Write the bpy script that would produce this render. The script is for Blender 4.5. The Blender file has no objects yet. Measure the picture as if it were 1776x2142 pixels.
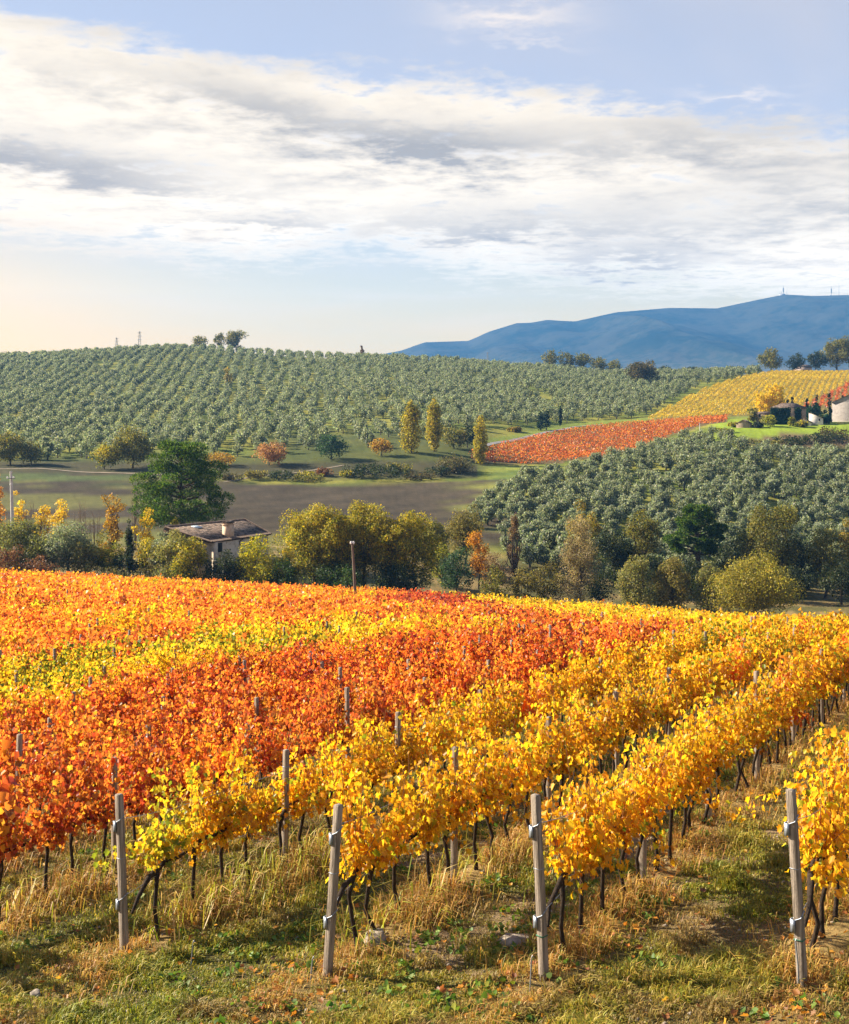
import bpy, math
import numpy as np
from mathutils import Vector
R = math.radians
F = 2585.0; UC = 888.0; VH = 850.0          # focal length and principal point / eye level, in photo pixels
scn = bpy.context.scene
COL = scn.collection

# ------------------------------------------------------------------ camera, sky, sun
cam = bpy.data.cameras.new("camera")
cam.sensor_fit = 'VERTICAL'; cam.sensor_height = 24.0
cam.lens = 24.0 * F / 2142.0
cam.shift_y = (VH - 1071.0) / 2142.0
cam.clip_start = 0.5; cam.clip_end = 40000.0
cam_o = bpy.data.objects.new("camera", cam); COL.objects.link(cam_o)
cam_o.location = (0, 0, 0); cam_o.rotation_euler = (R(90), 0, 0)
scn.camera = cam_o
scn.view_settings.view_transform = 'Standard'; scn.view_settings.look = 'None'
scn.view_settings.exposure = 1.75; scn.view_settings.gamma = 1.0
scn.render.engine = 'CYCLES'
cy = scn.cycles
cy.max_bounces = 10; cy.diffuse_bounces = 8; cy.glossy_bounces = 1; cy.transmission_bounces = 8
cy.transparent_max_bounces = 8; cy.volume_bounces = 0
cy.use_denoising = True; cy.denoiser = 'OPENIMAGEDENOISE'; cy.denoising_prefilter = 'ACCURATE'; cy.denoising_input_passes = 'RGB_ALBEDO_NORMAL'
cy.caustics_reflective = False; cy.caustics_refractive = False
cy.sample_clamp_indirect = 8.0

SUN_AZ = R(-70); SUN_EL = R(29)              # from the left and a little ahead
SKY_STRENGTH = 0.1
sund = Vector((math.sin(SUN_AZ) * math.cos(SUN_EL), math.cos(SUN_AZ) * math.cos(SUN_EL), math.sin(SUN_EL)))
sl = bpy.data.lights.new("sun", 'SUN'); sl.energy = 5.0; sl.angle = R(0.6); sl.color = (1.0, 0.87, 0.68)
so = bpy.data.objects.new("sun", sl); COL.objects.link(so)
so.rotation_euler = sund.to_track_quat('Z', 'Y').to_euler()

class NT:
    """small helper for node trees"""
    def __init__(s, nt):
        s.nt = nt; nt.nodes.clear()
    def n(s, typ, **kw):
        nd = s.nt.nodes.new(typ)
        for k, v in kw.items():
            if k == 'ins':
                for i, val in v.items():
                    if hasattr(val, 'is_linked') or isinstance(val, bpy.types.NodeSocket): s.nt.links.new(val, nd.inputs[i])
                    else: nd.inputs[i].default_value = val
            else: setattr(nd, k, v)
        return nd
    def m(s, op, a, b=0.0, c=0.0, clamp=False):
        nd = s.n('ShaderNodeMath', operation=op, use_clamp=clamp)
        for i, v in enumerate((a, b, c)):
            if isinstance(v, bpy.types.NodeSocket): s.nt.links.new(v, nd.inputs[i])
            else: nd.inputs[i].default_value = v
        return nd.outputs[0]
    def mix(s, f, a, b, blend='MIX'):
        nd = s.n('ShaderNodeMix', data_type='RGBA', blend_type=blend)
        for i, v in ((0, f), (6, a), (7, b)):
            if isinstance(v, bpy.types.NodeSocket): s.nt.links.new(v, nd.inputs[i])
            elif i == 0: nd.inputs[0].default_value = v
            else: nd.inputs[i].default_value = (*v, 1) if len(v) == 3 else v
        return nd.outputs[2]
    def ramp(s, f, stops, interp='LINEAR'):
        nd = s.n('ShaderNodeValToRGB'); r = nd.color_ramp; r.interpolation = interp
        while len(r.elements) > 1: r.elements.remove(r.elements[-1])
        for i, (p, c) in enumerate(stops):
            e = r.elements[0] if i == 0 else r.elements.new(p)
            e.position = p
            e.color = (c, c, c, 1) if not hasattr(c, '__len__') else (*c, 1)
        s.nt.links.new(f, nd.inputs[0]); return nd.outputs[0]
    def sstep(s, x, lo, hi):
        nd = s.n('ShaderNodeMapRange', interpolation_type='SMOOTHSTEP')
        s.nt.links.new(x, nd.inputs[0]); nd.inputs[1].default_value = lo; nd.inputs[2].default_value = hi
        nd.inputs[3].default_value = 0; nd.inputs[4].default_value = 1
        return nd.outputs[0]
    def noise(s, vec, scale, detail=4, rough=0.55, dist=0.0):
        nd = s.n('ShaderNodeTexNoise', ins={'Scale': scale, 'Detail': detail, 'Roughness': rough, 'Distortion': dist})
        if vec is not None: s.nt.links.new(vec, nd.inputs['Vector'])
        return nd.outputs[0]

world = bpy.data.worlds.new("World"); scn.world = world; world.use_nodes = True
def build_world():
    t = NT(world.node_tree)
    sky = t.n('ShaderNodeTexSky', sky_type='NISHITA', sun_disc=False, sun_elevation=SUN_EL, sun_rotation=SUN_AZ,
              altitude=300.0, air_density=1.0, dust_density=1.2, ozone_density=1.3)
    tc = t.n('ShaderNodeTexCoord'); d = tc.outputs['Generated']
    sp = t.n('ShaderNodeSeparateXYZ'); t.nt.links.new(d, sp.inputs[0])
    x, y, z = sp.outputs
    az = t.m('ARCTAN2', x, y)
    hor = t.m('SQRT', t.m('ADD', t.m('MULTIPLY', x, x), t.m('MULTIPLY', y, y)))
    e = t.m('DIVIDE', z, t.m('MAXIMUM', hor, 0.05))
    a01 = t.m('MULTIPLY_ADD', az, 1 / 1.6, 0.5, clamp=True)
    def A(u): return math.atan((u - UC) / F) / 1.6 + 0.5
    def E(u, v): return (VH - v) / F * math.cos(math.atan((u - UC) / F))
    def edge(pts): return t.m('MULTIPLY', t.ramp(a01, [(A(u), E(u, v) / 0.6) for u, v in pts], 'B_SPLINE' if len(pts) > 3 else 'LINEAR'), 0.6)
    # cloud plane coordinates
    zz = t.m('ADD', t.m('MAXIMUM', z, 0.0), 0.055)
    cv = t.n('ShaderNodeCombineXYZ'); t.nt.links.new(t.m('DIVIDE', x, zz), cv.inputs[0]); t.nt.links.new(t.m('DIVIDE', y, zz), cv.inputs[1])
    P = cv.outputs[0]
    n_big = t.noise(P, 0.9, 5, 0.55, 0.3)
    n_mid = t.noise(P, 3.2, 7, 0.62, 0.2)
    n_fin = t.noise(P, 11.0, 6, 0.65, 0.15)
    wob = t.m('ADD', t.m('MULTIPLY', t.m('SUBTRACT', n_mid, 0.5), 0.075), t.m('MULTIPLY', t.m('SUBTRACT', n_fin, 0.5), 0.055))
    top = edge([(-900, -330), (-300, -100), (0, 8), (250, 60), (480, 110), (800, 150), (1100, 165), (1400, 205), (1776, 258), (2300, 320)])
    bot = edge([(-900, 420), (0, 486), (300, 515), (560, 555), (700, 505), (850, 530), (1000, 570), (1300, 590), (1776, 615), (2300, 640)])
    m_top = t.sstep(t.m('ADD', t.m('SUBTRACT', top, e), wob), -0.006, 0.022)
    m_bot = t.sstep(t.m('ADD', t.m('SUBTRACT', e, bot), wob), -0.016, 0.022)
    cover = t.m('MULTIPLY', m_top, m_bot)
    holes = t.sstep(t.m('ADD', t.m('MULTIPLY', n_mid, 0.6), t.m('MULTIPLY', n_fin, 0.4)), 0.33, 0.47)
    cover = t.m('MULTIPLY', cover, t.m('MULTIPLY_ADD', holes, 0.5, 0.5))
    # grey bases of the cloud sheet: long soft streaks
    def blob(u, v, du, dv, tilt, s):
        a0, e0 = math.atan((u - UC) / F), E(u, v)
        c_, s_ = math.cos(tilt), math.sin(tilt)
        p = t.m('SUBTRACT', az, a0); q = t.m('SUBTRACT', t.m('MULTIPLY_ADD', t.m('SUBTRACT', n_big, 0.5), 0.05, t.m('MULTIPLY_ADD', wob, 0.8, e)), e0)
        pp = t.m('MULTIPLY', t.m('ADD', t.m('MULTIPLY', p, c_), t.m('MULTIPLY', q, -s_)), F / du)
        qq = t.m('MULTIPLY', t.m('ADD', t.m('MULTIPLY', p, s_), t.m('MULTIPLY', q, c_)), F / dv)
        r2 = t.m('ADD', t.m('MULTIPLY', pp, pp), t.m('MULTIPLY', qq, qq))
        return t.m('MULTIPLY', t.m('POWER', 2.718, t.m('MULTIPLY', r2, -1.0)), s)
    g = None
    for b in ((900, 300, 260, 48, 0.08, .75), (520, 215, 230, 36, 0.24, .5), (150, 345, 300, 38, 0.1, .62), (-100, 310, 160, 30, 0, .35), (1480, 290, 330, 60, 0.0, .42), (1350, 480, 420, 55, 0.05, .4),
              (560, 465, 150, 18, 0.0, .45), (1000, 480, 170, 24, 0.05, .4), (1330, 545, 200, 25, 0.05, .45), (1700, 390, 250, 60, 0.0, .35), (120, 150, 170, 30, .2, .14)):
        k = blob(*b); g = k if g is None else t.m('ADD', g, k)
    mott = t.m('ADD', t.m('MULTIPLY', t.m('SUBTRACT', n_mid, 0.5), 0.8), t.m('MULTIPLY', t.m('SUBTRACT', n_fin, 0.5), 0.35))
    g = t.m('MULTIPLY', t.m('ADD', t.m('MULTIPLY_ADD', g, 1.12, .11), t.m('MULTIPLY', mott, 2.0)), 1.0, clamp=True)
    white = t.n('ShaderNodeRGB'); white.outputs[0].default_value = (9.6, 9.35, 9.3, 1)
    cloud = t.mix(g, (3.15, 2.66, 1.98), (1.20, 1.03, .84))
    # clear sky with a thin pale veil
    clear = t.mix(0.88, sky.outputs[0], t.mix(t.sstep(e, .07, .21), (1.33, 1.08, .52), (1.30, 1.30, 1.50)))
    veil = t.sstep(t.m('ADD', t.m('MULTIPLY', t.noise(P, 0.55, 5, 0.5, 0.6), 1.0), t.m('MULTIPLY', az, 0.35)), 0.45, 0.8)
    clear = t.mix(t.m('MULTIPLY', veil, 0.6), clear, (2.2, 1.9, 1.7))
    low = t.m('SUBTRACT', 1.0, t.sstep(e, 0.01, 0.135), clamp=True)
    lowwhite = t.m('MULTIPLY', low, t.m('MULTIPLY_ADD', n_big, 0.7, 0.42), clamp=True)
    clear = t.mix(lowwhite, clear, (2.45, 1.58, .42))
    # one small high lens cloud
    lens = t.m('MAXIMUM', blob(1060, 38, 125, 24, 0.0, 1.2), blob(1100, 85, 100, 9, 0.1, .5))
    lens = t.m('MAXIMUM', lens, blob(1540, 208, 90, 13, 0.1, .8))
    clear = t.mix(t.m('MULTIPLY', lens, 0.8, clamp=True), clear, (2.7, 2.35, 2.05))
    c = t.mix(cover, clear, cloud)
    # the brightness round the low sun at the left
    gx = t.m('MULTIPLY', t.m('SUBTRACT', az, -0.47), 1 / 0.24); gy = t.m('MULTIPLY', t.m('SUBTRACT', e, 0.03), 1 / 0.10)
    glow = t.m('POWER', 2.718, t.m('MULTIPLY', t.m('ADD', t.m('MULTIPLY', gx, gx), t.m('MULTIPLY', gy, gy)), -1.0))
    c = t.mix(t.m('MULTIPLY', glow, 0.95), c, (3.5, 1.95, .25))
    # the long way through the low air dims the sky near the horizon: the sky itself is that much brighter
    tau = t.m('MINIMUM', t.m('DIVIDE', 0.0660, t.m('MAXIMUM', e, 0.02)), 0.73)
    comp = t.m('POWER', 2.71828, tau)
    cc = t.n('ShaderNodeCombineColor')
    for q in range(3): t.nt.links.new(comp, cc.inputs[q])
    c = t.mix(1.0, c, cc.outputs[0], 'MULTIPLY')
    # below the horizon: dull earth light
    dn = t.sstep(e, -0.03, 0.0)
    c = t.mix(dn, (1.0, 1.0, 1.0), c)
    c = t.mix(t.sstep(z, .34, .62), c, (.55, .85, 1.55))
    bg = t.n('ShaderNodeBackground', ins={'Color': c, 'Strength': SKY_STRENGTH})
    out = t.n('ShaderNodeOutputWorld'); t.nt.links.new(bg.outputs[0], out.inputs[0])
    world.cycles.sampling_method = 'MANUAL'; world.cycles.sample_map_resolution = 1024
build_world()

# ------------------------------------------------------------------ helpers
RS = np.random.RandomState
def at(u, v, y): return np.array([(u - UC) / F * y, y, (VH - v) / F * y])
def sm(x, a, b):
    t = np.clip((np.asarray(x, float) - a) / (b - a), 0, 1); return t * t * (3 - 2 * t)
def lerp(a, b, t): return a + (b - a) * t
def vnoise(x, y, seed=0):
    x = np.asarray(x, float); y = np.asarray(y, float)
    xi = np.floor(x).astype(np.int64); yi = np.floor(y).astype(np.int64)
    fx = x - xi; fy = y - yi; fx = fx * fx * (3 - 2 * fx); fy = fy * fy * (3 - 2 * fy)
    def h(a, b):
        k = (a * 374761393 + b * 668265263 + seed * 1442695041) & 0xFFFFFFFF
        k = ((k ^ (k >> 13)) * 1274126177) & 0xFFFFFFFF
        return ((k ^ (k >> 16)) & 0xFFFF) / 65535.0
    return lerp(lerp(h(xi, yi), h(xi + 1, yi), fx), lerp(h(xi, yi + 1), h(xi + 1, yi + 1), fx), fy)
def fbm(x, y, seed=0, oct=4):
    s = 0; a = 0.5; tot = 0
    for i in range(oct):
        s = s + a * vnoise(x * 2 ** i, y * 2 ** i, seed + i); tot += a; a *= 0.5
    return s / tot

def link(name, me, parent=None, loc=None):
    o = bpy.data.objects.new(name, me); COL.objects.link(o)
    if parent is not None: o.parent = parent
    if loc is not None: o.location = loc
    return o
def tag(o, label=None, cat=None, group=None, kind=None):
    if label: o['label'] = label
    if cat: o['category'] = cat
    if group: o['group'] = group
    if kind: o['kind'] = kind
    return o
def empty(name, loc, label, cat, group=None, rz=0.0):
    o = bpy.data.objects.new(name, None); COL.objects.link(o)
    o.location = loc; o.rotation_euler = (0, 0, rz); o.empty_display_size = 0.2
    return tag(o, label, cat, group)

def np_mesh(name, V, faces, mats, col=None, smooth=False):
    """faces: list of (index array (M,k), material index); col: per-face colour list matching faces, or None"""
    me = bpy.data.meshes.new(name)
    V = np.asarray(V, np.float32)
    me.vertices.add(len(V)); me.vertices.foreach_set('co', V.ravel())
    loops = np.concatenate([np.asarray(f, np.int32).ravel() for f, _ in faces])
    cnt = np.concatenate([np.full(len(f), np.asarray(f).shape[1], np.int32) for f, _ in faces])
    mi = np.concatenate([np.full(len(f), m, np.int32) for f, m in faces])
    st = np.concatenate([[0], np.cumsum(cnt)[:-1]]).astype(np.int32)
    me.loops.add(len(loops)); me.loops.foreach_set('vertex_index', loops)
    me.polygons.add(len(cnt)); me.polygons.foreach_set('loop_start', st)
    try: me.polygons.foreach_set('loop_total', cnt)
    except Exception: pass
    for m in mats: me.materials.append(m)
    if len(mats) > 1: me.polygons.foreach_set('material_index', mi)
    if smooth: me.polygons.foreach_set('use_smooth', np.ones(len(cnt), bool))
    if col is not None:
        at_ = me.attributes.new('col', 'FLOAT_COLOR', 'FACE')
        c = np.ones((len(cnt), 4), np.float32); c[:, :3] = col
        at_.data.foreach_set('color', c.ravel())
    me.update(calc_edges=True)
    return me

def tube(P, rad, k=6, cap=True):
    P = np.asarray(P, float); rad = np.asarray(rad, float) * np.ones(len(P))
    T = np.gradient(P, axis=0); T /= np.linalg.norm(T, axis=1)[:, None] + 1e-9
    ref = np.array([1.0, 0.13, 0.07]) if abs(T[0, 0]) < 0.8 else np.array([0.1, 1.0, 0.05])
    A = np.cross(T, ref); A /= np.linalg.norm(A, axis=1)[:, None] + 1e-9
    B = np.cross(T, A)
    an = np.linspace(0, 2 * np.pi, k, endpoint=False)
    V = (P[:, None] + rad[:, None, None] * (np.cos(an)[None, :, None] * A[:, None] + np.sin(an)[None, :, None] * B[:, None])).reshape(-1, 3)
    q = []
    for i in range(len(P) - 1):
        for j in range(k):
            a = i * k + j; b = i * k + (j + 1) % k
            q.append((a, b, b + k, a + k))
    q = np.array(q)
    if cap:
        V = np.vstack([V, P[-1:]]); e = len(V) - 1; o = (len(P) - 1) * k
        q = np.vstack([q, [(o + j, o + (j + 1) % k, e, e) for j in range(k)]]) if False else q
    return V, q
class MB:
    """collects quads"""
    def __init__(s): s.V = []; s.Q = []; s.T = []; s.nv = 0
    def add(s, V, Q):
        s.V.append(np.asarray(V, float)); s.Q.append(np.asarray(Q) + s.nv); s.nv += len(V)
    def tube(s, P, r, k=6): s.add(*tube(P, r, k))
    def box(s, lo, hi, rz=0.0, at_=(0, 0, 0)):
        lo = np.array(lo, float); hi = np.array(hi, float)
        V = np.array([[(lo, hi)[i][0], (lo, hi)[j][1], (lo, hi)[k][2]] for k in (0, 1) for j in (0, 1) for i in (0, 1)])
        if rz:
            c, s_ = math.cos(rz), math.sin(rz); V = np.c_[V[:, 0] * c - V[:, 1] * s_, V[:, 0] * s_ + V[:, 1] * c, V[:, 2]]
        s.add(V + np.array(at_), [(0, 2, 3, 1), (4, 5, 7, 6), (0, 1, 5, 4), (2, 6, 7, 3), (0, 4, 6, 2), (1, 3, 7, 5)])
    def hexa(s, bot, top):
        """eight corners: bottom loop and top loop of four, same order"""
        s.add(np.array(list(bot) + list(top), float), [(3, 2, 1, 0), (4, 5, 6, 7), (0, 1, 5, 4), (1, 2, 6, 5), (2, 3, 7, 6), (3, 0, 4, 7)])
    def mesh(s, name, mat, smooth=False):
        return np_mesh(name, np.vstack(s.V), [(np.vstack(s.Q), 0)], [mat], smooth=smooth)
    def build(s, name, mat, parent=None, smooth=False, loc=None):
        return link(name, s.mesh(name, mat, smooth), parent, loc)

# leaf templates: (x side, y along), faces
def _vine_leaf():
    h = [(0, 0.05), (0.26, -0.12), (0.50, 0.12), (0.40, 0.34), (0.52, 0.62), (0.24, 0.66), (0, 1.0)]
    v = h + [(-a, b) for a, b in h[1:6]]
    return np.array(v, float), np.array([[0, 1, 2, 3, 4, 5, 6], [0, 6, 11, 10, 9, 8, 7]])
T_VINE = _vine_leaf()
T_SIX = (np.array([(0, 0), (.46, .08), (.40, .62), (0, 1), (-.40, .62), (-.46, .08)], float), np.array([[0, 1, 2, 3], [0, 3, 4, 5]]))
T_CARD = (np.array([(0, 0), (.5, .45), (0.05, 1), (-.5, .55)], float), np.array([[0, 1, 2, 3]]))
T_TRI = (np.array([(-.5, 0), (.5, .1), (0, 1)], float), np.array([[0, 1, 2]]))
def unit(v): return v / (np.linalg.norm(v, axis=-1, keepdims=True) + 1e-9)
def leaves(P, axis, nrm, size, templ, fold=0.25, aspect=1.0):
    tv, tf = templ
    axis = unit(axis); side = unit(np.cross(axis, nrm)); n2 = np.cross(side, axis)
    s = np.asarray(size).reshape(-1, 1, 1)
    V = P[:, None] + s * (tv[None, :, 0:1] * aspect * side[:, None] + tv[None, :, 1:2] * axis[:, None]
                          + (fold * np.abs(tv[None, :, 0:1]) - 0.12 * tv[None, :, 1:2] ** 2) * n2[:, None])
    N, k = len(P), len(tv)
    Fc = (tf[None] + (np.arange(N) * k)[:, None, None]).reshape(-1, tf.shape[1])
    return V.reshape(-1, 3), Fc, len(tf)
def rdir(rs, n, up=0.0):
    v = rs.normal(size=(n, 3)); v[:, 2] += up; return unit(v)

# ------------------------------------------------------------------ materials
def mat_new(name):
    m = bpy.data.materials.new(name); m.use_nodes = True
    return m, NT(m.node_tree)
def finish(t, shader, disp=None):
    o = t.n('ShaderNodeOutputMaterial'); t.nt.links.new(shader, o.inputs[0]); return o
def leaf_material(name, trans=0.45, rough=0.5, spec=0.25, tint=(1.0, 0.95, 0.6), mottle=False):
    m, t = mat_new(name)
    c = t.n('ShaderNodeAttribute', attribute_name='col').outputs['Color']
    if mottle:
        ob = t.n('ShaderNodeTexCoord').outputs['Object']
        na = t.noise(ob, 22.0, 3, .6); nb = t.noise(ob, 70.0, 3, .6)
        c = t.mix(t.m('MULTIPLY', t.sstep(na, .56, .72), .6), c, t.mix(1.0, c, (.55, .38, .5), 'MULTIPLY'))
        c = t.mix(t.m('MULTIPLY', t.sstep(nb, .60, .74), .45), c, (.22, .10, .03))
    pr = t.n('ShaderNodeBsdfPrincipled', ins={'Base Color': c, 'Roughness': rough, 'Specular IOR Level': spec})
    tl = t.n('ShaderNodeBsdfTranslucent', ins={'Color': t.mix(1.0, c, tint, 'MULTIPLY')})
    mx = t.n('ShaderNodeMixShader', ins={0: trans, 1: pr.outputs[0], 2: tl.outputs[0]})
    finish(t, mx.outputs[0]); return m
M_VINE = leaf_material('vine_leaf', 0.6, 0.42, 0.35, (1.0, 0.97, 0.75), True)
M_LEAF = leaf_material('tree_leaf', 0.5, 0.55, 0.25, (1.0, 1.0, 0.6))
M_GRASS = leaf_material('grass_blade', 0.4, 0.5, 0.25, (1.0, 1.0, 0.7))
def simple(name, a, b, scale=4.0, rough=0.85, bump=0.3, detail=5, bscale=None, spec=0.2, metal=0.0, stretch=None):
    m, t = mat_new(name)
    tc = t.n('ShaderNodeTexCoord').outputs['Object']
    if stretch:
        mp = t.n('ShaderNodeMapping', ins={0: tc, 'Scale': stretch}); tc = mp.outputs[0]
    n = t.noise(tc, scale, detail, 0.6)
    c = t.mix(t.sstep(n, 0.3, 0.7), a, b)
    n2 = t.noise(tc, (bscale or scale * 4), 4, 0.6)
    bp = t.n('ShaderNodeBump', ins={'Strength': bump, 'Distance': 0.02, 'Height': n2})
    pr = t.n('ShaderNodeBsdfPrincipled', ins={'Base Color': c, 'Roughness': rough, 'Specular IOR Level': spec, 'Metallic': metal, 'Normal': bp.outputs[0]})
    finish(t, pr.outputs[0]); return m
M_BARK = simple('vine_bark', (.018, .013, .010), (.055, .038, .026), 30, 0.95, 0.8, stretch=(1, 1, .25))
M_TRUNK = simple('tree_bark', (.035, .028, .02), (.10, .08, .06), 3, 0.95, 0.6)
M_CANE = simple('cane', (.16, .07, .035), (.26, .13, .06), 20, 0.7, 0.2)
M_POST = simple('weathered_post', (.13, .105, .083), (.36, .30, .245), 26, 0.92, 0.9, stretch=(1.6, 1.6, .07), bscale=70)
M_STEEL = simple('galvanised_steel', (.22, .25, .30), (.34, .38, .44), 20, 0.45, 0.1, metal=0.5)
M_GREENTIE = simple('green_tie', (.03, .12, .07), (.05, .17, .10), 20, 0.6, 0.1)
M_ROCK = simple('rock', (.20, .165, .13), (.33, .285, .23), 8, 0.9, 0.8, bscale=25)
M_POLEWOOD = simple('pole_wood', (.10, .075, .06), (.18, .14, .11), 5, 0.9, 0.4, stretch=(1, 1, .15))
M_CONCRETE = simple('concrete', (.42, .42, .43), (.55, .55, .56), 3, 0.85, 0.2)
M_WHITE = simple('white_ceramic', (.75, .75, .74), (.85, .85, .84), 5, 0.4, 0.0)
M_DARK = simple('dark_opening', (.012, .011, .010), (.02, .018, .016), 2, 0.8, 0.0)
M_MAST = simple('mast_steel', (.20, .21, .23), (.28, .29, .31), 1, 0.7, 0.0)
def stone(name, a, b, c, scale=2.2):
    m, t = mat_new(name)
    tc = t.n('ShaderNodeTexCoord').outputs['Object']
    mp = t.n('ShaderNodeMapping', ins={0: tc, 'Scale': (1, 1, 1.7)}).outputs[0]
    v = t.n('ShaderNodeTexVoronoi', feature='F1', ins={'Scale': scale, 'Vector': mp})
    ve = t.n('ShaderNodeTexVoronoi', feature='DISTANCE_TO_EDGE', ins={'Scale': scale, 'Vector': mp})
    hue = t.n('ShaderNodeSeparateColor'); t.nt.links.new(v.outputs['Color'], hue.inputs[0])
    col = t.mix(hue.outputs[0], a, b)
    col = t.mix(t.m('MULTIPLY', t.sstep(t.noise(tc, 0.7, 4, .6), 0.45, 0.62), 0.75), col, c)
    j = t.sstep(ve.outputs[0], 0.0, 0.09)
    col = t.mix(j, c, col)
    bp = t.n('ShaderNodeBump', ins={'Strength': 0.6, 'Distance': 0.05, 'Height': j})
    pr = t.n('ShaderNodeBsdfPrincipled', ins={'Base Color': col, 'Roughness': 0.92, 'Specular IOR Level': 0.15, 'Normal': bp.outputs[0]})
    finish(t, pr.outputs[0]); return m
M_STONE = stone('pale_rubble_wall', (.30, .24, .17), (.54, .46, .36), (.60, .53, .43), 2.4)
M_STONE2 = stone('brown_stone_wall', (.21, .155, .11), (.33, .26, .195), (.28, .22, .165), 1.6)
M_STONE3 = stone('grey_stone_wall', (.24, .21, .20), (.34, .31, .295), (.31, .28, .265), 1.3)
M_WHITEWALL = simple('white_plaster', (.48, .45, .41), (.64, .61, .57), 1.2, 0.9, 0.2)
def tiles(name, a, b, c, scale=(3.2, 3.2)):
    m, t = mat_new(name)
    uv = t.n('ShaderNodeUVMap').outputs[0]
    tc = t.n('ShaderNodeTexCoord').outputs['Object']
    br = t.n('ShaderNodeTexBrick', ins={'Vector': uv, 'Color1': (*a, 1), 'Color2': (*b, 1), 'Mortar': (.02, .017, .014, 1), 'Scale': 1.0, 'Mortar Size': 0.02, 'Brick Width': 0.42, 'Row Height': 0.40, 'Bias': 0.0})
    n = t.noise(tc, 1.1, 6, .65); n3 = t.noise(tc, 5.0, 3, .6)
    col = t.mix(t.m('MULTIPLY', t.sstep(n, 0.5, 0.72), 0.6), br.outputs[0], c)
    col = t.mix(t.m('MULTIPLY', t.sstep(n3, 0.58, 0.66), 0.7), col, (.36, .31, .26))
    w = t.n('ShaderNodeTexWave', wave_type='BANDS', bands_direction='X', ins={'Vector': uv, 'Scale': 1.3, 'Distortion': 0.3})
    bp = t.n('ShaderNodeBump', ins={'Strength': 0.9, 'Distance': 0.08, 'Height': w.outputs[1]})
    pr = t.n('ShaderNodeBsdfPrincipled', ins={'Base Color': col, 'Roughness': 0.9, 'Specular IOR Level': 0.15, 'Normal': bp.outputs[0]})
    finish(t, pr.outputs[0]); return m
M_TILE = tiles('old_roof_tiles', (.040, .029, .024), (.24, .17, .13), (.085, .068, .058))

# ------------------------------------------------------------------ the land
ROWD = np.array([0.4530, 0.8915]); ROWN = np.array([0.8915, -0.4530])      # along and across the near vine rows
def nt_of(x, y): return x * ROWN[0] + y * ROWN[1], x * ROWD[0] + y * ROWD[1]
def xy_of(n, t): return n * ROWN[0] + t * ROWD[0], n * ROWN[1] + t * ROWD[1]
def G(x, y):
    x = np.clip(x, -90, 90); y = np.clip(y, -6, 400)
    gx = lerp(0.074, -0.05, sm(y, 15, 100)); gy = lerp(-0.1226, -0.130, sm(y, 20, 120))
    return -4.77 + gx * x + gy * y
COLS = {
    -500: [(165, 1205), (180, 1180), (230, 1098), (300, 1000), (332, 972), (400, 930), (500, 875), (620, 824), (740, 781), (820, 766), (900, 770), (1000, 788)],
    0: [(163, 1208), (176, 1188), (230, 1098), (300, 998), (330, 968), (400, 925), (500, 868), (620, 811), (740, 767), (820, 751), (900, 755), (1000, 774)],
    400: [(163, 1222), (176, 1192), (230, 1092), (300, 1005), (335, 962), (420, 905), (520, 850), (640, 794), (760, 744), (830, 731), (920, 741), (1050, 770)],
    650: [(163, 1236), (176, 1206), (230, 1096), (300, 1012), (338, 958), (425, 897), (530, 838), (650, 787), (750, 756), (805, 748), (900, 759), (1030, 784)],
    888: [(163, 1252), (180, 1215), (230, 1105), (290, 1022), (345, 948), (430, 888), (540, 827), (660, 783), (740, 761), (790, 756), (880, 767), (1000, 792)],
    1010: [(163, 1268), (180, 1228), (235, 1098), (290, 1015), (340, 965), (425, 897), (540, 832), (650, 791), (720, 771), (760, 766), (850, 778), (1000, 800)],
    1130: [(163, 1284), (180, 1238), (205, 1165), (245, 1080), (282, 1012), (303, 996), (338, 970), (420, 908), (440, 895), (530, 842), (630, 798), (705, 778), (745, 775), (820, 786), (1000, 808)],
    1300: [(160, 1298), (180, 1254), (200, 1196), (240, 1100), (290, 1012), (330, 958), (350, 951), (372, 938), (440, 888), (462, 878), (540, 832), (620, 802), (690, 789), (730, 786), (820, 798), (1000, 815)],
    1500: [(135, 1316), (150, 1310), (178, 1266), (205, 1205), (245, 1105), (290, 1008), (338, 930), (355, 912), (385, 890), (445, 874), (540, 824), (640, 790), (690, 784), (760, 792), (1000, 820)],
    1640: [(130, 1322), (150, 1314), (178, 1266), (205, 1212), (245, 1115), (290, 1020), (330, 955), (350, 922), (366, 896), (385, 887), (440, 872), (540, 820), (640, 786), (690, 781), (760, 790), (1000, 820)],
    1776: [(128, 1326), (150, 1312), (178, 1266), (205, 1222), (245, 1135), (290, 1040), (335, 955), (357, 908), (385, 886), (440, 868), (540, 815), (650, 783), (700, 780), (800, 790), (1000, 820)],
    2250: [(128, 1326), (150, 1312), (178, 1266), (205, 1222), (245, 1135), (290, 1040), (335, 955), (357, 908), (385, 886), (440, 868), (540, 815), (650, 783), (700, 780), (800, 790), (1000, 820)],
}
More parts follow.
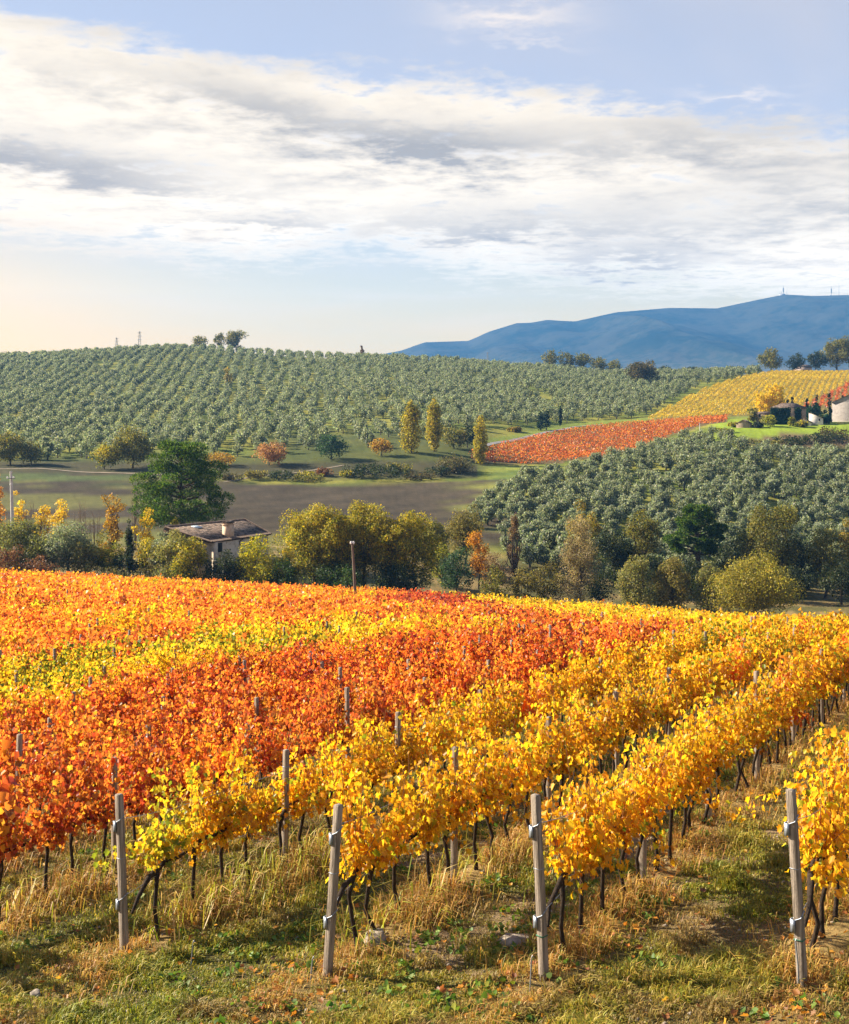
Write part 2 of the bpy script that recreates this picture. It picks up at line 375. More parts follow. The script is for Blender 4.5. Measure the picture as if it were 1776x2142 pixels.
def _tps():
    C, S = [], []
    for u, l in COLS.items():
        X = (u - UC) / F
        for y in (115, 132, 150):
            if y < l[0][0] - 6: C.append((X, y)); S.append(G(X * y, y) / y)
        for y, v in l: C.append((X, y)); S.append((VH - v) / F)
    C = np.array(C); S = np.array(S)
    Q = np.c_[C[:, 0] * 2.2, np.log(C[:, 1])]
    d2 = ((Q[:, None] - Q[None]) ** 2).sum(-1)
    K = np.where(d2 > 0, 0.5 * d2 * np.log(d2 + 1e-12), 0) + 2e-5 * np.eye(len(Q))
    Pm = np.c_[np.ones(len(Q)), Q]
    A = np.zeros((len(Q) + 3,) * 2); A[:len(Q), :len(Q)] = K; A[:len(Q), len(Q):] = Pm; A[len(Q):, :len(Q)] = Pm.T
    w = np.linalg.solve(A, np.r_[S, 0, 0, 0])
    return Q, w
TQ, TW = _tps()
def tps_s(X, y):
    q = np.c_[np.clip(X, -.54, .53) * 2.2, np.log(np.clip(y, 100, 1060))]
    out = np.empty(len(q))
    for i in range(0, len(q), 20000):
        b = q[i:i + 20000]
        d2 = ((b[:, None] - TQ[None]) ** 2).sum(-1)
        out[i:i + 20000] = (0.5 * d2 * np.log(d2 + 1e-12)) @ TW[:-3] + TW[-3] + b @ TW[-2:]
    return out
def yedge(x): return np.interp(x, [-120, 0.7, 37.8, 60, 90], [150, 150, 110, 88, 60])      # far edge of the near vineyard
ROWS_N = [-2.30, -4.98, -7.54, -10.5, -13.3]
while ROWS_N[-1] > -128: ROWS_N.append(ROWS_N[-1] - 2.75)
ROWS_N = [0.45, 3.2, 5.95, 8.7] [::-1] + ROWS_N
ROWS_A = np.array(ROWS_N)
def row_dist(n):
    s = np.sort(ROWS_A); i = np.clip(np.searchsorted(s, n), 1, len(s) - 1)
    return np.minimum(np.abs(n - s[i - 1]), np.abs(n - s[i]))
def H(x, y, fine=True):
    x = np.atleast_1d(np.asarray(x, float)); y = np.atleast_1d(np.asarray(y, float))
    g = G(x, y)
    ye = np.maximum(np.minimum(yedge(x), 150), 100) + 2
    f = sm(y, ye, ye + 14)
    out = g.copy()
    m = f > 0
    if m.any():
        yy = np.clip(y[m], 100, None)
        far = tps_s(x[m] / yy, yy) * np.minimum(yy, 1060)
        far = lerp(far, -60.0, sm(yy, 1000, 1500))
        far = far + (fbm(x[m] / 14, yy / 14, 7, 3) - 0.5) * 0.9 * sm(yy, 160, 260)
        out[m] = lerp(g[m], far, f[m])
    if fine:
        n, t = nt_of(x, y)
        k = (1 - sm(y, 50, 90)) * (y > 0)
        berm = np.exp(-(row_dist(n) / 0.42) ** 2) * 0.13 * (.35 * sm(t, 9.6, 10.6) + .65 * sm(t, 12.4, 14.0)) + 0.10 * (fbm(x * 1.1, y * 1.1, 3, 4) - 0.5) + 0.05 * (fbm(x * 4, y * 4, 5, 2) - .5)
        out = out + berm * k
    return out
def h1(x, y): return float(H(x, y)[0])
def ground_at(u, y): x = (u - UC) / F * y; return np.array([x, y, h1(x, y)])

def land_colour(x, y):
    """what grows or lies on the ground, as base colour with some valley shade worked in"""
    u = UC + F * x / np.maximum(y, 1.0)
    n, t = nt_of(x, y)
    N1 = fbm(x / 9, y / 9, 11, 4)[:, None]; N2 = fbm(x / 2.2, y / 2.2, 12, 4)[:, None]; N3 = fbm(x / 40, y / 40, 15, 3)[:, None]; N4 = fbm(x / .7, y / .7, 18, 3)[:, None]
    A = np.array
    hill = lerp(A([.10, .125, .020]), A([.21, .20, .035]), sm(N1, .4, .62))
    c = hill
    c = lerp(c, lerp(A([.035, .05, .015]), A([.08, .09, .022]), N2), (np.maximum(sm(u, 520, 640) * (1 - sm(y, 385, 440)), 1 - sm(y, 338, 356)) * (1 - sm(u, 1010, 1060)) * sm(y, 314, 324) * .85)[:, None])  # lower slope darkened in the grass colour, standing in for shade
    # near vineyard floor
    rd = row_dist(n)[:, None]
    lane = lerp(A([.075, .068, .024]), A([.15, .11, .05]), sm(N2, .42, .6))
    lane = lerp(lane, A([.19, .135, .075]), sm(N4 * .5 + N2 * .5 + .14 * np.exp(-((n + 6.2) / .8) ** 2)[:, None], .62, .70))
    straw = lerp(A([.17, .115, .04]), A([.26, .18, .07]), N4)
    vy = lerp(straw, lane, sm(rd + (N2 - .5) * .5, .28, .62))
    vy = lerp(lane, vy, (.75 * sm(t, 9.6, 10.4) + .25 * sm(t, 12, 13))[:, None])
    c = np.where((y < yedge(x) + 1)[:, None], vy, c)
    # dry bank and rough grass behind the vines
    bank = lerp(A([.09, .085, .03]), A([.24, .17, .07]), sm(N2, .4, .65))
    b = (sm(y, yedge(x) + 0, yedge(x) + 2) * (1 - sm(y, 196, 215)))[:, None]
    c = lerp(c, bank, b)
    # ploughed valley field, its soil darkened to stand in for shade there
    fld = sm(y, 200, 222) * (1 - sm(y, np.interp(u, [-500, 0, 300, 500, 700, 900, 1050, 1120], [312, 312, 312, 300, 296, 300, 300, 290]) - 3, np.interp(u, [-500, 0, 300, 500, 700, 900, 1050, 1120], [312, 312, 312, 300, 296, 300, 300, 290]) + 3)) * (1 - sm(u, 1040, 1120))
    furrow = 0.5 + 0.5 * np.sin((x * .25 + y) * 2 * np.pi / 6.5 + 3 * fbm(x / 30, y / 30, 21, 2))
    soil = lerp(A([.042, .034, .022]), A([.085, .066, .042]), (N2 * .5 + furrow[:, None] * .5)) * (.55 + .5 * N3)
    gstrip = (sm(fbm(x / 40, y / 6, 31, 3), .47, .6) * (1 - sm(u, 330, 520)))[:, None]
    gright = (sm(u, 900, 1010) * sm(fbm(x / 20, y / 5, 33, 3), .42, .58))[:, None]
    soil = lerp(soil, A([.20, .21, .045]), np.clip(gstrip * .38 + gright * .8, 0, 1))
    back = (sm(y, 283, 292) * (1 - sm(u, 240, 330)))[:, None]
    soil = lerp(soil, A([.06, .095, .03]), back * .7 * sm(fbm(x / 30, y / 4, 36, 3), .35, .55)[:, None])
    c = lerp(c, soil, fld[:, None])
    # track and scrub between field and grove
    scrub = (sm(y, 305, 309) * (1 - sm(y, 327, 336)) * (u < 1000))[:, None]
    c = lerp(c, lerp(A([.030, .032, .016]), A([.07, .058, .028]), N2), scrub * .9)
    # meadow by the farm, bank below it, lane to the farm, vineyard soils
    mead = sm(u, 1470, 1510) * sm(y, np.interp(u, [1480, 1560, 1640, 1776], [338, 345, 357, 353]), np.interp(u, [1480, 1560, 1640, 1776], [341, 348, 360, 356])) * (1 - sm(y, 425, 436))
    c = lerp(c, lerp(A([.15, .23, .022]), A([.26, .32, .03]), N1), mead[:, None])
    bk = sm(u, 1530, 1570) * sm(y, 338, 345) * (1 - sm(y, np.interp(u, [1480, 1560, 1640, 1776], [339, 346, 358, 354]), np.interp(u, [1480, 1560, 1640, 1776], [342, 349, 361, 357])))
    c = lerp(c, lerp(A([.17, .11, .07]), A([.12, .10, .04]), N2), bk[:, None])
    pth = np.interp(u, [1000, 1130, 1190, 1260, 1400, 1560], [372, 420, 437, 446, 450, 436])
    vg = sm(y, pth - 3, pth - 1) * (1 - sm(y, pth + 12, pth + 20)) * (u > 990)
    c = lerp(c, A([.15, .19, .03]), (vg * .8)[:, None])
    yel = sm(u - np.interp(y, [440, 460, 660, 700], [1340, 1360, 1590, 1620]), 0, 12) * sm(y, 447, 451) * (1 - sm(y, 690, 700))
    c = lerp(c, lerp(A([.22, .17, .05]), A([.16, .15, .04]), N2), yel[:, None])
    red = in_red(x, y)
    c = lerp(c, lerp(A([.14, .09, .05]), A([.12, .11, .04]), N2), red[:, None])
    gp = sm(y, 296, 300) * (1 - sm(y, 330, 334)) * sm(u, 1000, 1040) * (1 - sm(u, 1150, 1200))
    c = lerp(c, lerp(A([.09, .13, .03]), A([.20, .22, .035]), sm(fbm(x / 30, y / 5, 41, 3), .45, .6)[:, None]), gp[:, None])
    return np.clip(c * (0.75 + 0.5 * N4), 0, 1)
def in_red(x, y):
    """0/1 mask of the small red vineyard on the far slope"""
    u = UC + F * x / np.maximum(y, 1.0)
    lo = np.interp(u, [985, 1010, 1150, 1300, 1515], [342, 336, 336, 352, 405])
    hi = np.interp(u, [985, 1010, 1130, 1200, 1300, 1515], [350, 362, 412, 428, 436, 440])
    return ((y > lo) & (y < hi) & (u > 985) & (u < 1520)).astype(float)

def build_land():
    ang = R(1) * np.concatenate([np.arange(-180, -34, 6), np.arange(-32, -23, .8), np.arange(-22.4, 22.4, .1), np.arange(23, 33, .8), np.arange(34, 181, 6)])
    r = np.concatenate([[0.5, 2, 4, 6], np.geomspace(8, 42, 250), np.geomspace(42.6, 1100, 190), np.geomspace(1150, 8000, 18)])
    Rr, Aa = np.meshgrid(r, ang, indexing='ij')
    x = np.clip((Rr * np.sin(Aa)).ravel(), -2280, 4250); y = np.clip((Rr * np.cos(Aa)).ravel(), -280, 6080)
    z = H(x, y)
    V = np.c_[x, y, z]
    nr, na = len(r), len(ang)
    i, j = np.meshgrid(np.arange(nr - 1), np.arange(na - 1), indexing='ij'); a = (i * na + j).ravel()
    Q = np.c_[a, a + na, a + na + 1, a + 1][:, ::-1]
    m, t = mat_new('open_ground')
    att = t.n('ShaderNodeAttribute', attribute_name='ground').outputs['Color']
    tc = t.n('ShaderNodeTexCoord').outputs['Object']
    n1 = t.noise(tc, 9.0, 6, .65); n2 = t.noise(tc, 0.6, 5, .6); n3 = t.noise(tc, 34.0, 3, .6)
    k = t.m('MULTIPLY', t.m('MULTIPLY_ADD', n1, 1.1, .45), t.m('MULTIPLY_ADD', n2, .7, .65))
    kk = t.n('ShaderNodeCombineColor')
    for q in range(3): t.nt.links.new(k, kk.inputs[q])
    c = t.mix(1.0, att, kk.outputs[0], 'MULTIPLY')
    c = t.mix(t.m('MULTIPLY', t.sstep(n3, .62, .72), .35), c, (.24, .17, .09))
    bp = t.n('ShaderNodeBump', ins={'Strength': .8, 'Distance': 0.06, 'Height': t.m('ADD', n1, t.m('MULTIPLY', n3, .5))})
    pr = t.n('ShaderNodeBsdfPrincipled', ins={'Base Color': c, 'Roughness': .95, 'Specular IOR Level': .1, 'Normal': bp.outputs[0]})
    finish(t, pr.outputs[0])
    me = np_mesh('ground', V, [(Q, 0)], [m], smooth=True)
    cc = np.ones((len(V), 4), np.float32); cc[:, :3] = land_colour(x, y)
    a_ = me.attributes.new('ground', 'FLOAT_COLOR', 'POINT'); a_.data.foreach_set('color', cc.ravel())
    tag(link('ground', me), kind='structure')
build_land()

def build_mountains():
    sky_u = [300, 700, 840, 888, 980, 1025, 1080, 1110, 1145, 1200, 1290, 1400, 1500, 1600, 1640, 1700, 1776, 1900, 2100, 2400, 2900]
    sky_v = [790, 760, 733, 716, 713, 693, 676, 675, 669, 673, 653, 644, 645, 624, 616, 619, 617, 626, 640, 690, 780]
    Y0 = 5200.0
    xs = np.linspace(-1500, 4200, 460); ys = np.linspace(2700, 6000, 170)
    X, Y = np.meshgrid(xs, ys, indexing='ij'); x = X.ravel(); y = Y.ravel()
    us = UC + F * x / Y0
    top = (VH - np.interp(us, sky_u, sky_v)) / F * Y0
    # spurs run down from the crest towards the plain, slanting left
    q = (y - Y0) / 2500.0
    sk = x + (y - Y0) * 0.45 + 320 * (fbm(x / 900, y / 900, 51, 3) - .5)
    sp = 1 - np.abs(2 * (fbm(sk / 520, y / 2600, 52, 3)) - 1) * 1.0
    prof = np.where(q < 0, np.clip(1 + q, 0, 1) ** 1.35, np.clip(1 - q * 0.9, 0, 1))
    off = np.clip(np.abs(q) * 5, 0, 1) * prof
    z = -60 + (top + 60) * prof + (sp - .62) * 270 * off * (top + 60) / 500 + (fbm(x / 160, y / 160, 57, 5) - .5) * 45 * off
    V = np.c_[x, y, z]
    n0, n1 = X.shape
    i, j = np.meshgrid(np.arange(n0 - 1), np.arange(n1 - 1), indexing='ij'); a = (i * n1 + j).ravel()
    Q = np.c_[a, a + n1, a + n1 + 1, a + 1]
    m, t = mat_new('wooded_mountain')
    tc = t.n('ShaderNodeTexCoord').outputs['Object']
    n = t.noise(tc, 0.004, 6, .6)
    nf = t.noise(tc, .03, 5, .65)
    c = t.mix(t.sstep(t.m('ADD', t.m('MULTIPLY', n, .65), t.m('MULTIPLY', nf, .35)), .40, .58), (.008, .017, .014), (.045, .047, .036))
    zz = t.n('ShaderNodeSeparateXYZ'); t.nt.links.new(tc, zz.inputs[0])
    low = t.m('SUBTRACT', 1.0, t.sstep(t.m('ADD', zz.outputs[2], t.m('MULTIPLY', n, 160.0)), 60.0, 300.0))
    c = t.mix(t.m('MULTIPLY', low, .8), c, t.mix(t.sstep(nf, .42, .56), (.10, .11, .06), (.20, .18, .12)))  # paler foot land, lightened in base colour to stand for haze
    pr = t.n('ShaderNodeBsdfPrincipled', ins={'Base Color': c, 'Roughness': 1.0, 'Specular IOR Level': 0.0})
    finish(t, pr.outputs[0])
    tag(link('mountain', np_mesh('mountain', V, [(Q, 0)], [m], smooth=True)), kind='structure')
    def crest(u): return np.array([(u - UC) / F * Y0, Y0, (VH - np.interp(u, sky_u, sky_v)) / F * Y0])
    return crest
CREST = build_mountains()

def strip(name, mat, uy, width, lift=0.06):
    """a track laid on the land through (u, depth) points"""
    P = np.array([[(u - UC) / F * y, y] for u, y in uy]); s = np.r_[0, np.cumsum(np.linalg.norm(np.diff(P, axis=0), axis=1))]
    k = np.linspace(0, s[-1], max(8, int(s[-1] / 2.5)))
    Q = np.c_[np.interp(k, s, P[:, 0]), np.interp(k, s, P[:, 1])]
    Q = Q + np.c_[np.zeros(len(Q)), (fbm(k / 12, k * 0, 61, 2) - .5) * 1.5]
    T = unit(np.gradient(Q, axis=0)); N = np.c_[-T[:, 1], T[:, 0]]
    w = width * (.8 + .4 * fbm(k / 5, k * 0 + 3, 62, 2))[:, None]
    rows = [Q + N * w * f for f in (-.5, -.17, .17, .5)]
    V = np.concatenate([np.c_[r, H(r[:, 0], r[:, 1]) + lift] for r in rows])
    n = len(Q); q = [(a * n + i, a * n + i + 1, (a + 1) * n + i + 1, (a + 1) * n + i) for a in range(3) for i in range(n - 1)]
    tag(link(name, np_mesh(name, V, [(np.array(q), 0)], [mat], smooth=True)), kind='structure')
M_TRACK = simple('pale_track', (.16, .13, .09), (.25, .205, .145), 0.5, .95, .3)
M_LANE = simple('grey_lane', (.16, .155, .15), (.24, .23, .22), 0.5, .95, .2)
strip('track', M_TRACK, [(-260, 316), (20, 316), (120, 314), (260, 309), (420, 306)], 1.5, .10)
strip('path', M_TRACK, [(470, 300), (560, 311), (640, 318), (720, 326)], 1.0, .10)
strip('lane', M_LANE, [(1000, 374), (1060, 394), (1110, 414), (1150, 428), (1200, 441), (1260, 444)], 2.4, .1)

# ------------------------------------------------------------------ trees
PAL = {  # leaf colours (base colour) with weights
    'oak':      [((.115, .125, .028), 3), ((.18, .17, .036), 3), ((.28, .23, .04), 2)],
    'olive_oak':[((.20, .17, .045), 3), ((.28, .225, .055), 3), ((.13, .12, .035), 2)],
    'green':    [((.035, .075, .020), 3), ((.060, .105, .026), 3), ((.11, .13, .03), 1)],
    'bluegreen':[((.040, .085, .045), 3), ((.065, .115, .055), 3)],
    'dark':     [((.022, .036, .015), 3), ((.042, .058, .02), 3), ((.085, .085, .025), 1)],
    'pine':     [((.030, .072, .012), 3), ((.062, .122, .017), 3), ((.14, .205, .027), 2)],
    'yellow':   [((.82, .54, .03), 3), ((.70, .46, .03), 2), ((.50, .38, .03), 1.5)],
    'gold':     [((.38, .26, .025), 3), ((.26, .20, .025), 3), ((.14, .13, .025), 2)],
    'golive':   [((.29, .265, .025), 3), ((.42, .345, .03), 3), ((.58, .42, .03), 2), ((.17, .18, .022), 2.5)],
    'poplar':   [((.40, .33, .03), 3), ((.50, .38, .035), 2), ((.25, .235, .03), 3)],
    'orange':   [((.55, .24, .025), 3), ((.62, .32, .03), 2), ((.36, .16, .025), 1)],
    'salmon':   [((.42, .21, .09), 3), ((.34, .17, .075), 3), ((.44, .26, .10), 1)],
    'rust':     [((.20, .085, .04), 3), ((.13, .06, .035), 3), ((.24, .13, .06), 1)],
    'brown':    [((.20, .13, .08), 3), ((.28, .18, .11), 3), ((.24, .18, .08), 1)],
    'tan':      [((.30, .235, .12), 3), ((.38, .295, .16), 3), ((.24, .21, .08), 1)],
    'olive':    [((.18, .215, .13), 3), ((.25, .285, .185), 3), ((.38, .41, .29), 2.2), ((.125, .155, .085), 1.3)],
    'limebush': [((.26, .26, .03), 3), ((.15, .18, .025), 3), ((.42, .36, .03), 2)],
    'lime':     [((.55, .46, .02), 3), ((.16, .18, .02), 3), ((.28, .27, .02), 2)],
    'cypress':  [((.016, .034, .014), 3), ((.028, .050, .02), 3)],
    'ivy':      [((.012, .045, .020), 3), ((.022, .070, .03), 3)],
    'reed':     [((.16, .13, .055), 3), ((.10, .10, .04), 3)],
}
def pick(rs, pal, n, jit=0.16):
    p = PAL[pal] if isinstance(pal, str) else pal
    w = np.array([q[1] for q in p], float); i = rs.choice(len(p), n, p=w / w.sum())
    c = np.array([q[0] for q in p])[i]
    return np.clip(c * (1 + jit * rs.normal(size=(n, 1))) * (1 + .06 * rs.normal(size=(n, 3))), .004, .9)
def crown_mesh(name, rs, centres, rc, nleaf, leaf, pal, templ=T_CARD, flat=1.0, up=0.25, mat=None, centre=None, hue=0.12, shell=0.55, low=None):
    """leaf-sized faces gathered in clumps"""
    C = np.asarray(centres, float); rc = np.asarray(rc) * np.ones(len(C))
    w = rc ** 2; idx = rs.choice(len(C), nleaf, p=w / w.sum())
    d = rdir(rs, nleaf, 0.15)
    rad = rc[idx] * (shell + (1.12 - shell) * rs.rand(nleaf) ** .7)
    o = d * rad[:, None]; o[:, 2] *= flat
    P = C[idx] + o
    nrm = unit(1.5 * d + 0.75 * rs.normal(size=(nleaf, 3)) + np.array([0, 0, up]))
    ax = unit(rs.normal(size=(nleaf, 3)) + np.array([0, 0, -.25]))
    V, Fc, k = leaves(P, ax, nrm, leaf * (.6 + .8 * rs.rand(nleaf)), templ)
    tint = 1 + hue * rs.normal(size=(len(C), 1)); 
    c = pick(rs, pal, nleaf)
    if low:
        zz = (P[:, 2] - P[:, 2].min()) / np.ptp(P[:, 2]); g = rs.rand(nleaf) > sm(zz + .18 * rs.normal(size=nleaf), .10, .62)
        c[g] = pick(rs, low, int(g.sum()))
    c = c * tint[idx]
    return np_mesh(name, V, [(Fc, 0)], [mat or M_LEAF], col=np.repeat(np.clip(c, .004, .9), k, axis=0))
def limbs(name, rs, h0, tips, r0, bend=0.12, k=5, mat=None, lean=(0, 0), maxn=14):
    mb = MB()
    zt = h0
    top = np.array([lean[0], lean[1], zt])
    mid = top * .5 + np.array([rs.normal() * r0, rs.normal() * r0, 0])
    mb.tube([(0, 0, -.4), (mid[0] * .4, mid[1] * .4, zt * .25), mid, top], [r0 * 1.35, r0 * 1.05, r0 * .9, r0 * .75], 7)
    sel = tips if len(tips) <= maxn else tips[rs.choice(len(tips), maxn, replace=False)]
    for p in sel:
        p = np.asarray(p); L = np.linalg.norm(p - top); m = (top + p) / 2 + rs.normal(size=3) * bend * L; m[2] -= .05 * L
        mb.tube([top * .96, m, p], [r0 * .55, r0 * .32, r0 * .10], k)
    return mb.mesh(name, mat or M_TRUNK, True)
def ell_points(rs, n, rx, rz, cz, inner=.35):
    d = rdir(rs, n, .1); r = inner + (1 - inner) * rs.rand(n) ** .5
    q = rs.rand(3) * 9; r = r * (.62 + .72 * vnoise(d[:, 0] * 1.7 + q[0] + d[:, 2] * .6, d[:, 1] * 1.7 + q[1] + d[:, 2] * 1.3, 7))
    return np.c_[d[:, 0] * rx * r, d[:, 1] * rx * r, cz + d[:, 2] * rz * r]
def fit(C, rc, w, h, lo):
    C = C.copy(); C[:, :2] -= (C[:, :2].max(0) + C[:, :2].min(0)) / 2
    C[:, :2] *= w / np.percentile(np.abs(C[:, 0]) + rc, 97)
    z0, z1 = (C[:, 2] - rc * .8).min(), (C[:, 2] + rc).max()
    C[:, 2] = lo + rc.min() * .5 + (C[:, 2] - z0) * (h - lo - rc.min() * .5 - .3 * rc.mean()) / (z1 - z0); return C
def make_tree(name, label, cat, u, vb, vt, wpx, y, pal, kind='round', seed=0, dens=1.0, leaf=None, group=None, trunk=True):
    """a tree at depth y: foot on the land below photo row vb, top at row vt, crown wpx wide in the photo"""
    rs = RS(seed * 7 + int(u) * 13 + int(y))
    x = (u - UC) / F * y; zg = h1(x, y)
    ztop = (VH - vt) / F * y; h = max(ztop - zg, 1.2); w = wpx / F * y / 2
    leaf = leaf or np.clip(y / 860, .18, .65)
    root = empty(name, (x, y, zg), label, cat, group)
    if kind == 'round':
        cb = h * (.14 if y > 560 else .04); rz = (h - cb) / 2; cz = cb + rz
        C = ell_points(rs, int(34 * dens) + 6, w * .86, rz * .86, cz, .4); rc = w * (.18 + .17 * rs.rand(len(C))); C = fit(C, rc, w, h, cb)
        tr = limbs('trunk', rs, h * .30, C, max(.14, h * .022))
        n = int(1900 * dens * max(w * rz / 16, .4) * (.36 / leaf) ** 1.7)
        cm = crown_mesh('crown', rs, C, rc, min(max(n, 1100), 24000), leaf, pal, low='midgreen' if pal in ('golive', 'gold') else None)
    elif kind == 'bush':
        C = ell_points(rs, int(22 * dens) + 5, w * .90, h * .52, h * .46, .35); C[:, 2] = np.abs(C[:, 2]); rc = w * (.22 + .16 * rs.rand(len(C)))
        rc = np.minimum(rc, h * .4); C = fit(C, rc, w, h, 0)
        tr = limbs('stem', rs, h * .12, C, max(.06, h * .018))
        n = int(1600 * dens * max(w * h / 24, .3) * (.36 / leaf) ** 1.7)
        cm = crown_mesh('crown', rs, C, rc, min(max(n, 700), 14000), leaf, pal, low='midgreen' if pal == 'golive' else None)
    elif kind == 'column':
        n_c = int(34 * dens); zz = rs.rand(n_c); prof = np.interp(zz, [0, .12, .4, .75, 1], [.45, .85, 1, .72, .12])
        a = rs.rand(n_c) * 6.283; rr = w * .62 * prof * np.sqrt(rs.rand(n_c))
        C = np.c_[np.cos(a) * rr, np.sin(a) * rr, h * (.06 + .92 * zz)]; rc = w * .44 * prof + .12
        tr = limbs('trunk', rs, h * .5, C, max(.10, h * .014), bend=.05)
        n = int(2300 * dens * max(w * h / 40, .3) * (.4 / leaf) ** 1.7)
        cm = crown_mesh('crown', rs, C, rc, min(max(n, 500), 9000), leaf, pal, flat=1.6)
    elif kind == 'open':
        C = ell_points(rs, int(26 * dens) + 8, w * .85, h * .46, h * .52, .1); rc = w * (.24 + .20 * rs.rand(len(C))); C = fit(C, rc, w, h, h * .08)
        tr = limbs('trunk', rs, h * .28, C, max(.10, h * .018), maxn=20)
        n = int(1500 * dens * max(w * h / 30, .35) * (.36 / leaf) ** 1.7)
        cm = crown_mesh('crown', rs, C, rc, min(max(n, 300), 6000), leaf, pal)
    elif kind == 'wispy':                                     # fine twigs, few leaves left
        C = ell_points(rs, int(36 * dens) + 6, w * .82, h * .46, h * .52, .25)
        if wpx < 50: C[:, :2] *= np.interp(C[:, 2:3] / h, [0, .35, .7, 1], [.9, 1, .6, .15])
        rc = w * (.16 + .14 * rs.rand(len(C)))
        tr = limbs('trunk', rs, h * .25, C, max(.10, h * .016), maxn=36, k=4)
        n = int(5200 * dens * max(w * h / 30, .35))
        cm = crown_mesh('crown', rs, C, rc, min(max(n, 900), 16000), leaf * .8, pal, flat=1.5, shell=.2, templ=T_TRI)
    elif kind == 'bare':
        P = []
        mb = MB()
        for i in range(int(9 * dens)):
            a = rs.rand() * 6.283; r_ = w * rs.rand(); hh = h * (.7 + .3 * rs.rand())
            b = np.array([math.cos(a) * r_ * .5, math.sin(a) * r_ * .5, 0]); t_ = np.array([math.cos(a) * r_, math.sin(a) * r_, hh])
            mb.tube([b, (b + t_) / 2 + rs.normal(size=3) * .1, t_], [.07, .045, .012], 4)
            for j in range(9):
                f = .3 + .65 * rs.rand(); p = b + (t_ - b) * f; q = p + np.array([rs.normal() * .35, rs.normal() * .35, .6 + .5 * rs.rand()])
                mb.tube([p, (p + q) / 2 + rs.normal(size=3) * .05, q], [.022, .016, .006], 3)
        tr = mb.mesh('trunk', M_TWIG, True)
        C = np.c_[rs.normal(size=(20, 2)) * w * .4, h * (.3 + .6 * rs.rand(20))]
        cm = crown_mesh('crown', rs, C, .5, int(130 * dens), leaf * .5, pal, templ=T_TRI)
    link(tr.name.split('.')[0], tr, root); link('crown', cm, root)
    return root
M_TWIG = simple('bare_twigs', (.16, .12, .095), (.24, .19, .15), 3, .9, .2)

